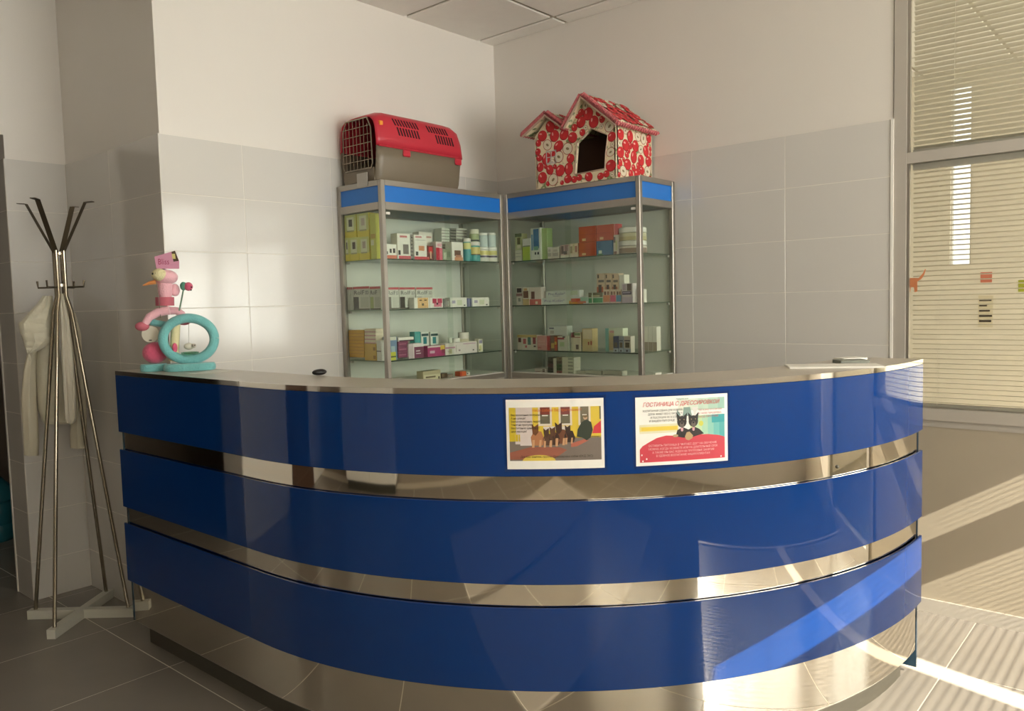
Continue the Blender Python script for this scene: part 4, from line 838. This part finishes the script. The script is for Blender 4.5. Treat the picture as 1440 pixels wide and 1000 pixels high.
fw_o = bpy.data.objects.new('front_wall', me); COL.objects.link(fw_o); put(fw_o, ho); fw_o.modifiers.new('t', 'SOLIDIFY').thickness = .018
MB().tube([(HX-.002, y, z) for y, z in dorr+[dorr[0]]], .0035, PIPE, 6).build('door_piping', ho)
mb = MB(); mb.box((HX, yr, CTOP+.001), (HXB, yr+.018, hz(2.318)), APPLE, .006); mb.build('side_wall', ho)
mb = MB(); mb.box((HX, yl-.018, CTOP+.001), (HXB, yl, ze), APPLE, .006); mb.build('side_wall', ho)
mb = MB(); mb.prism([(HXB-.012, y, z) for y, z in outer], (.012, 0, 0), APPLE); mb.build('back_wall', ho)
mb = MB(); mb.box((HX+.02, yr+.02, CTOP+.002), (HXB-.014, yl-.02, CTOP+.02), HIN); mb.build('floor_pad', ho)
mb = MB(); mb.box((HX+.16, yr+.02, CTOP+.02), (HX+.165, yl-.02, hz(2.30)), HIN); mb.build('inner_lining', ho)
mb = MB(); mb.box((HX-.004, 2.525, CTOP+.012), (HX-.001, 2.31, CTOP+.048), APPLE); 
_Y = Vector((0, -1, 0)); _Z = Vector((0, 0, 1))
apple_print(ho, Vector((HX, yl, CTOP)), _Y, _Z, Vector((-1, 0, 0)), yl-yr, .44, lambda a, b: in_poly((yl-a, CTOP+b), outer) and not in_poly((yl-a, CTOP+b), dorr))
apple_print(ho, Vector((HX, yr, CTOP)), Vector((1, 0, 0)), _Z, Vector((0, -1, 0)), HXB-HX, .27, lambda a, b: .004 < a < HXB-HX-.004 and .004 < b < .265)
# roofs: four slopes with frilled edges
def slope(ya, za, yb_, zb_, x0, x1, name):
    n = 10; rows = []
    nrm = Vector((0, -(zb_-za), yb_-ya)).normalized(); nrm = nrm if nrm.z > 0 else -nrm
    for i in range(n+1):
        f = i/n; rows.append([Vector((x0+(x1-x0)*k/6, ya+(yb_-ya)*f, za+(zb_-za)*f)) for k in range(7)])
    mb = MB(); mb.grid([[p+nrm*.016 for p in r] for r in rows], APPLE); o = mb.build(name, ho); md = o.modifiers.new('t', 'SOLIDIFY'); md.thickness = .016; md.offset = -1
    sl = math.hypot(yb_-ya, zb_-za); dv = Vector((0, (yb_-ya)/sl, (zb_-za)/sl))
    apple_print(o, Vector((x0, ya, za))+nrm*.0165, Vector((1, 0, 0)), dv, nrm*4, x1-x0, sl, lambda a, b: .004 < a < x1-x0-.004 and .004 < b < sl-.004)
    # frill along the front and the eave
    def frill(path):
        m = MB(); pts = []
        L = len(path)
        for i in range(L-1):
            for q in range(6):
                p = path[i].lerp(path[i+1], q/6); j = .006*(1 if (i*6+q) % 2 else -1); pts.append(p+Vector((j, 0, j)))
        pts.append(path[-1]); m.tube(pts, .0085, FRILL, 6); m.build('frill', o)
    frill([r[0]+nrm*.012 for r in rows])
    frill([p+nrm*.008 for p in rows[-1]])
    pp = MB(); pp.tube([rows[0][0]-nrm*.006+Vector((-.004, 0, 0)), rows[-1][0]-nrm*.006+Vector((-.004, 0, 0))], .006, PIPE, 6); pp.build('roof_binding', o)
    return o
slope(ysr, zs_, 2.835, hz(2.335), HX-.035, HXB, 'small_roof_slope'); slope(ysr, zs_, yv+.005, zv+.002, HX-.035, HXB, 'small_roof_slope')
slope(ybr, zb, yv-.004, zv-.004, HX-.045, HXB, 'big_roof_slope'); slope(ybr, zb, 2.215, hz(2.295), HX-.045, HXB+.0, 'big_roof_slope')
for y0, y1, z0, z1 in ((2.70, 2.63, 2.165, 2.235),):
    mb = MB()
    for (a, b, c, d) in ((y0, z0, y0-.006, z1), (y1+.006, z0, y1, z1), ((y0+y1)/2+.002, z0, (y0+y1)/2-.002, z1), (y0, z0, y1, z0+.006), (y0, z1-.006, y1, z1), (y0, (z0+z1)/2-.002, y1, (z0+z1)/2+.002)):
        mb.box((HX-.003, a, b), (HX-.0005, c, d), P((206, 196, 190)))
    mb.build('window_applique', ho)

# ------------------------------------------------------------------ coat rack in the alcove
TUBE = M('rack_steel', (164, 154, 136), .18, 1.0, var=.05); RDARK = M('rack_dark_steel', (96, 86, 70), .35, .8); RBASE = M('rack_base_white', (206, 204, 192), .4)
rc = Vector((1.435, 3.965, 0)); ra = .25
dirs = [Vector((-.646, .763, 0)), Vector((.646, -.763, 0)), Vector((-.767, -.642, 0)), Vector((.767, .642, 0))]
rk = thing('coat_rack', 'steel four tube coat rack on a white cross base', 'coat rack', rc)
for (a, b) in ((0, 1), (2, 3)):
    d = dirs[a]; n = Vector((-d.y, d.x, 0)); hw = .019
    p0, p1 = rc-d*ra, rc+d*ra; z0, z1 = 0.0005, .042
    if a == 2: z1 = .0425
    q = [p0-n*hw, p1-n*hw, p1+n*hw, p0+n*hw]
    mb = MB(); mb.add([(p.x, p.y, z0) for p in q]+[(p.x, p.y, z1) for p in q], [(0, 3, 2, 1), (4, 5, 6, 7), (0, 1, 5, 4), (1, 2, 6, 5), (2, 3, 7, 6), (3, 0, 4, 7)], RBASE)
    mb.build('base_bar', rk)
for k, d in enumerate(dirs):
    r0 = .022; hub = rc+d*r0
    pts = [rc+d*(ra-.03)+Vector((0, 0, .042)), rc+d*(r0+.055)+Vector((0, 0, 1.18)), rc+d*(r0+.02)+Vector((0, 0, 1.44)), hub+Vector((0, 0, 1.51)), hub+Vector((0, 0, 1.72))]
    pts = [pts[0], pts[0].lerp(pts[2], .5), pts[2], pts[3], pts[4]]
    MB().tube(pts, .0085, TUBE, 10).build('tube_leg', rk)
    n = Vector((-d.y, d.x, 0)); a0 = hub+Vector((0, 0, 1.712)); a1 = rc+d*.135+Vector((0, 0, 1.935)); a2 = rc+d*.172+Vector((0, 0, 1.938)); w2 = n*.012; th = Vector((0, 0, .003))
    mb = MB(); mb.add([a0-w2, a0+w2, a1+w2, a1-w2, a2+w2, a2-w2]+[p-th for p in (a0-w2, a0+w2, a1+w2, a1-w2, a2+w2, a2-w2)],
       [(0, 1, 2, 3), (3, 2, 4, 5), (6, 9, 8, 7), (9, 11, 10, 8), (0, 3, 9, 6), (3, 5, 11, 9), (1, 7, 8, 2), (2, 8, 10, 4), (5, 4, 10, 11), (0, 6, 7, 1)], RDARK); mb.build('hat_arm', rk)
    h0 = hub+Vector((0, 0, 1.552)); h1 = rc+d*.105+Vector((0, 0, 1.552)); h2 = rc+d*.108+Vector((0, 0, 1.582))
    mb = MB(); mb.tube([h0, h1, h2], .0045, RDARK, 6); mb.build('coat_hook', rk)
for z in (1.555, 1.70): MB().tube([rc+Vector((0, 0, z)), rc+Vector((0, 0, z+.012))], .02, TUBE, 12).build('collar', rk)

# garments : lofted from rows of (y px, x left px, x right px, thickness)
QUILT = M('quilted_cream', (214, 208, 186), .85, var=.06, bump=.25, bscale=45, sheen=.2); COTTON = M('cream_cotton', (212, 204, 182), .9, var=.05, bump=.12, bscale=30); VELVET = M('white_cloth', (222, 214, 196), .9, bump=.1, bscale=25)
gn = Vector((.38, .92, 0)).normalized()
def loft(mb, rows, depth0, mat, n=22, ripple=.0, waves=5, quilt=0):
    pts = []; p0 = rc+gn*depth0
    # subdivide the rows
    fine = []
    for (a, b) in zip(rows[:-1], rows[1:]):
        for q in range(4): f = q/4; fine.append([a[i]+(b[i]-a[i])*f for i in range(4)])
    fine.append(list(rows[-1]))
    for j, (y, xl, xr_, th) in enumerate(fine):
        A, B = onP(xl, y, p0, gn), onP(xr_, y, p0, gn); c = (A+B)/2; h = (B-A)/2; row = []
        for k in range(n):
            an = 2*math.pi*k/n; co, si = math.cos(an), math.sin(an)
            rp = ripple*math.sin(co*waves*2+j*.15)+(quilt*(abs(math.sin(j*math.pi/4))-.5) if quilt else 0)
            row.append(c+h*co+gn*(th*si+rp*(-1 if si < 0 else .3)))
        pts.append(row)
    mb.grid(pts, mat, closed=True)
    mb.poly(pts[0], mat); mb.poly(pts[-1], mat)
    return mb
jk = thing('jacket', 'cream quilted jacket with hood hanging from the coat rack', 'jacket', onP(60, 500, rc+gn*.03, gn))
loft(MB(), [(416, 60, 74, .012), (428, 51, 75, .025), (442, 38, 74, .033), (455, 26, 73, .036), (468, 28, 73, .036), (480, 33, 73, .032), (489, 35, 62, .026), (497, 38, 46, .012)], .05, QUILT, ripple=.003, quilt=.006).build('hood', jk)
loft(MB(), [(490, 40, 52, .022), (520, 33, 51, .03), (560, 29.5, 52, .033), (600, 32, 54, .033), (620, 33, 55, .03), (640, 34, 54.5, .028)], .15, COTTON, ripple=.004, waves=3).build('sleeve', jk)
loft(MB(), [(470, 52, 80, .02), (500, 49, 84, .03), (540, 50, 90, .033), (575, 53, 98, .033), (590, 58, 108, .03), (596, 62, 104, .022)], .165, QUILT, ripple=.002, quilt=.005).build('body', jk)
loft(MB(), [(440, 96, 106, .02), (470, 98, 114, .025), (530, 102, 118, .03), (580, 100, 122, .03), (612, 98, 122, .03), (630, 99, 122, .026)], .20, COTTON, ripple=.004, waves=3).build('sleeve', jk)
MB().tube([onP(41, 500, rc-gn*.012, gn), onP(42, 506, rc-gn*.012, gn)], .004, COTTON, 6).build('toggle', jk)
sc = MB(); loft(sc, [(413, 83.5, 89, .012), (450, 84, 97.5, .018), (500, 86, 103, .02), (550, 88.5, 107, .02), (588, 91, 107.5, .02), (595, 94, 104, .014)], .0, VELVET, ripple=.004, waves=4)
so_ = sc.build('scarf'); tag(so_, 'white narrow scarf hanging inside the tubes of the coat rack', 'scarf')

# ------------------------------------------------------------------ cat toy stand on the counter
TEAL = M('turquoise_plush', (120, 190, 190), .95, var=.12, vscale=60, bump=.35, bscale=160, sheen=.4); PINK = M('pink_plush', (238, 182, 192), .95, var=.07, vscale=50, bump=.3, bscale=160, sheen=.4); HOT = M('hot_pink_plush', (214, 92, 122), .95, var=.1, vscale=50, bump=.3, bscale=160, sheen=.4); ROSE = M('rose_fabric', (188, 100, 114), .9, var=.08); CREAMP = M('cream_plush', (224, 214, 168), .95, var=.06, bump=.3, bscale=160); ORNG = M('beak_felt', (232, 154, 90), .9, var=.15)
TP = Vector((1.585, 3.19, TOPZ)); tu = Vector((.80, -.60, 0)).normalized(); tn = Vector((.60, .80, 0)).normalized()
def T(px, py, d=0.0): return onP(px, py, TP+tn*d, tn)
K = (T(300, 480)-T(240, 480)).length/60
cat = thing('cat_scratcher', 'turquoise plush cat play stand with an upright ring', 'cat toy', TP)
def slab(name, pxl, pxr, yb_, yt_, d, hw, mat):
    a, b = T(pxl, yb_, d), T(pxr, yb_, d); z0, z1 = TOPZ+.001, TOPZ+.030
    n = 8; out = []
    for k in range(n+1): an = math.pi/2+math.pi*k/n; out.append(a+tu*(hw*math.cos(an)+hw)+tn*hw*math.sin(an))
    for k in range(n+1): an = -math.pi/2+math.pi*k/n; out.append(b+tu*(hw*math.cos(an)-hw)+tn*hw*math.sin(an))
    def lvl(z, f): c = (a+b)/2; return [Vector((c.x+(p.x-c.x)*f, c.y+(p.y-c.y)*f, z)) for p in out]
    rows = [lvl(z0, .96), lvl(z0+.008, 1), lvl(z1-.008, 1), lvl(z1, .95)]
    mb = MB(); mb.grid(rows, mat, closed=True); mb.poly(rows[0], mat); mb.poly(rows[-1], mat); mb.build(name, cat)
slab('base_slab', 230, 304, 521, 510, -.005, .052, TEAL); slab('base_slab', 197, 236, 518, 511, .045, .04, TEAL)
cr = T(265.5, 477); rw = (T(309, 477)-T(222, 477)).length/2-.02; rh = (T(265, 442).z-T(265, 513).z)/2-.018
cr.z = TOPZ+.027+rh+.017
MB().tube([cr+tu*rw*math.cos(2*math.pi*k/40)+Vector((0, 0, rh*math.sin(2*math.pi*k/40))) for k in range(41)], .0195, TEAL, 12, cap=False).build('ring', cat)
MB().tube([T(244, 508, .02), T(246, 480, .02), T(247, 455, .03)], .018, CREAMP, 12).build('post', cat)
MB().tube([T(213, 453, .04), T(228, 456, .035), T(250, 458, .03)], .014, TEAL, 10).build('perch', cat)
# plush bird sitting on the ring
bird = thing('plush_bird', 'pink plush bird with orange beak and long legs sitting on the turquoise ring', 'plush toy', T(232, 448, .03))
MB().ell(T(232, 405, .03), (.030, .030, .062), PINK).build('body', bird)
MB().tube([T(232, 430, .03), T(231.5, 418, .03)], .036, ROSE, 16).build('skirt', bird)
hd = MB(); hd.ell(T(233, 390, .03), (.048, .045, .032), PINK); hd.build('head', bird)
MB().ell(T(224, 386.5, .0), (.030, .03, .026), CREAMP).build('face', bird)
for x, y in ((214.5, 385), (219, 384.5)): MB().ell(T(x, y, -.024), (.0035, .0035, .005), DARK, 8, 6).build('eye', bird)
MB().tube([T(219, 396.5, .0), T(211, 398, -.004), T(201, 401.5, -.006)], [.014, .011, .003], ORNG, 10, flat=.7).build('beak', bird)
MB().ell(T(246, 408, .04), (.02, .014, .026), PINK).build('wing', bird)
MB().tube([T(238, 436, .0), T(222, 439, -.0), T(210, 446, -.01), T(204, 455, -.012)], [.019, .018, .016, .014], PINK, 12).build('leg', bird)
MB().tube([T(234, 437, .05), T(248, 437, .06), T(256, 442, .07), T(258, 449, .07)], [.017, .016, .015, .013], PINK, 12).build('leg', bird)
MB().ell(T(200, 459, -.012), (.028, .022, .019), ROSE).build('shoe', bird)
MB().ell(T(259, 452, .07), (.028, .02, .016), ROSE).build('shoe', bird)
MB().tube([T(221, 400, -.005), T(224, 425, -.01), T(226, 447, -.012)], .0015, M('grey_string', (120, 104, 92), .8), 5).build('string', bird)
cd = MB(); q = [T(217, 361, .045), T(246, 352.5, .045), T(252, 367, .045), T(252, 378, .045), T(220, 378, .045)]
cd.prism(q, tn*.0015, P((214, 150, 176))); cdo = cd.build('tag_card', bird)
c2 = MB(); c2.prism([T(241, 354, .0445), T(246, 352.6, .0445), T(251.5, 367, .0445), T(244, 368, .0445)], tn*.0004, P((70, 56, 36))); c2.prism([T(241.5, 357, .044), T(246, 357, .044), T(247, 364, .044), T(242.5, 364, .044)], tn*.0004, P((214, 200, 130)))
vs, fs = text_mesh('Bliss', .034, lambda x, y: T(222, 372, .044)+tu*x+Vector((0, 0, y)), None, width=.042); c2.add(vs, fs, P((168, 60, 96))); c2.build('card_print', cdo)
# rose on a stem, white disc, pink ball, little mouse in the ring
rs = thing('toy_rose', 'small pink toy rose on a green wire stem beside the plush bird', 'toy', T(252, 432, .03))
MB().tube([T(252, 437, .03), T(258.5, 405, .03)], .003, M('stem_green', (110, 140, 116), .8), 6).build('stem', rs)
MB().ell(T(265, 403, .03), (.018, .016, .018), HOT).build('flower', rs); MB().ell(T(258, 402.5, .03), (.014, .014, .018), M('leaf_green', (92, 150, 126), .9)).build('sepal', rs)
for x, y in ((269.5, 404), (268.7, 408)): MB().ell(T(x, y, .016), (.003, .003, .003), DARK, 8, 6).build('dot', rs)
ds = MB(); c = T(211.5, 470, .028)
ds.tube([c, c+tn*.012], .034, M('white_felt', (222, 216, 196), .9), 24); dso = ds.build('white_disc'); tag(dso, 'round white disc leaning on the pink ball of the cat stand', 'disc')
MB().tube([T(209.5, 478.5, .027), T(213.5, 478.5, .027)], .0018, DARK, 5).build('mark', dso)
bl = MB(); c = T(218, 497, .062); rr_ = .050; c.z = TOPZ+.0308+rr_*.9; bl.ell(c, (rr_, rr_*.9, rr_*.9), HOT, 20, 12); blo = bl.build('plush_ball'); tag(blo, 'hot pink plush ball on the small turquoise slab', 'plush ball')
mo = MB(); mo.ell(T(266, 487, .0), (.022, .014, .014), M('grey_felt', (206, 202, 186), .9)); moo = mo.build('toy_mouse'); tag(moo, 'pale toy mouse hanging inside the turquoise ring', 'toy')
MB().ell(T(273, 486, -.008), (.009, .008, .009), M('mouse_face', (196, 184, 170), .9), 10, 8).build('head', moo); MB().ell(T(274, 485.5, -.017), (.0025, .0025, .003), DARK, 8, 6).build('eye', moo)
MB().tube([T(265.5, 483, 0), T(265.5, 449, 0)], .0008, M('thin_string', (150, 140, 126), .8), 5).build('string', moo)
pw = MB(); pw.ell(T(246, 489, -.004), (.011, .008, .02), HOT, 12, 8); pwo = pw.build('toy_tail'); tag(pwo, 'little pink plush tag fixed to the cream post inside the ring', 'toy')
bo = MB(); cbo = T(268, 508, 0); bo.lathe(Vector((cbo.x, cbo.y, TOPZ+.0308+.032)), [(.02, 0), (.034, .006), (.036, .014), (.033, .0142), (.02, .004)], glass('bowl_glass', (190, 226, 208), 2.0), 20); boo = bo.build('glass_dish'); tag(boo, 'small clear greenish dish at the bottom of the turquoise ring', 'dish')

# papers and small things on the counter top
def flat(name, label, cat_, pix, mat, th=.0006, z=TOPZ):
    pts = [onZ(a, b, z) for a, b in pix]; o = MB().prism([(p.x, p.y, z+.0004) for p in pts], (0, 0, th), mat).build(name); tag(o, label, cat_); return o
SHEET = P((236, 232, 222), .5)
flat('paper_sheet', 'white paper sheet under the turquoise cat stand', 'paper', [(262, 526.5), (300, 525), (331, 521.5), (300, 520.5)], SHEET)
def rect_on_top(name, label, cat_, c, ang, L, Wd, h, mat, z=TOPZ, ch=.001):
    d = Vector((math.cos(ang), math.sin(ang), 0)); n = Vector((-d.y, d.x, 0)); c = Vector((c[0], c[1], z+.0004))
    q = [c-d*L/2-n*Wd/2, c+d*L/2-n*Wd/2, c+d*L/2+n*Wd/2, c-d*L/2+n*Wd/2]
    o = MB().prism(q, (0, 0, h), mat).build(name); tag(o, label, cat_); return o
rect_on_top('paper_stack', 'thin stack of white papers lying on the counter near its end', 'papers', (2.735, .935), math.radians(-60), .297, .12, .006, SHEET)
nb = rect_on_top('notebook', 'small grey green closed notebook beside the paper stack', 'notebook', (2.90, .93), math.radians(-50), .10, .075, .012, P((120, 122, 110)))
nb2 = MB(); 
rect_on_top('note_block', 'little white note pad behind the notebook at the counter end', 'note pad', (3.05, .98), math.radians(-35), .10, .06, .008, SHEET)
hs = MB(); p0 = onZ(459, 527, TOPZ); hs.ell(Vector((p0.x-.03, p0.y, TOPZ+.012)), (.03, .018, .0115), DARK, 14, 8); hso = hs.build('computer_mouse'); tag(hso, 'small black rounded gadget on the inner edge of the counter top', 'gadget')

# ------------------------------------------------------------------ the side of the room that only the steel reflects, door and cabinet added for that
BROWN = M('door_brown', (84, 62, 50), .4, var=.12, vscale=6)
dd = sbox('door_1', (-1.75, AY-.03, 0), (-.85, AY-.001, 2.05), BROWN, .004)
for z0, z1 in ((.15, .95), (1.05, 1.92)): box('door_panel', (-1.62, AY-.036, z0), (-.98, AY-.03, z1), BROWN, dd, .003)
MB().tube([(-1.66, AY-.03, 1.0), (-1.66, AY-.08, 1.0), (-1.54, AY-.08, 1.0)], .008, CHROME, 8).build('door_handle', dd)
wc = thing('storage_cabinet', 'low white two door cabinet facing the counter, added for its steel to mirror', 'cabinet', (LX+.22, 2.9, 0))
box('body', (LX+.002, 2.3, .08), (LX+.43, 3.5, 1.15), WHITE, wc, .003); box('plinth', (LX+.002, 2.32, .001), (LX+.40, 3.48, .08), KICK, wc)
for y0, y1, hy in ((2.304, 2.898, 2.86), (2.902, 3.496, 2.94)):
    d_ = box('door', (LX+.43, y0, .09), (LX+.448, y1, 1.14), WHITE, wc, .002); box('handle', (LX+.448, hy-.006, .55), (LX+.468, hy+.006, .72), CHROME, d_, .002)

# ------------------------------------------------------------------ beyond the doorway
WB = M('bottle_teal', (40, 108, 122), .15, var=.05)
bp = onZ(4, 752, 0.02); bp.z = 0
wb = thing('water_bottle', 'large teal water bottle standing on the floor beyond the doorway', 'bottle', (bp.x-.06, bp.y, 0))
MB().lathe(Vector((bp.x-.06, bp.y, .001)), [(.12, 0), (.135, .02), (.135, .10), (.128, .11), (.135, .12), (.135, .24), (.128, .25), (.135, .26), (.13, .33), (.07, .40), (.03, .42), (.03, .46)], WB, 24).build('bottle_body', wb)
MB().lathe(Vector((bp.x-.06, bp.y, .4615)), [(.034, 0), (.034, .03), (.03, .032)], P((30, 60, 120)), 16).build('cap', wb)
S.cycles.transparent_max_bounces = 40; S.cycles.caustics_reflective = False; S.cycles.caustics_refractive = False
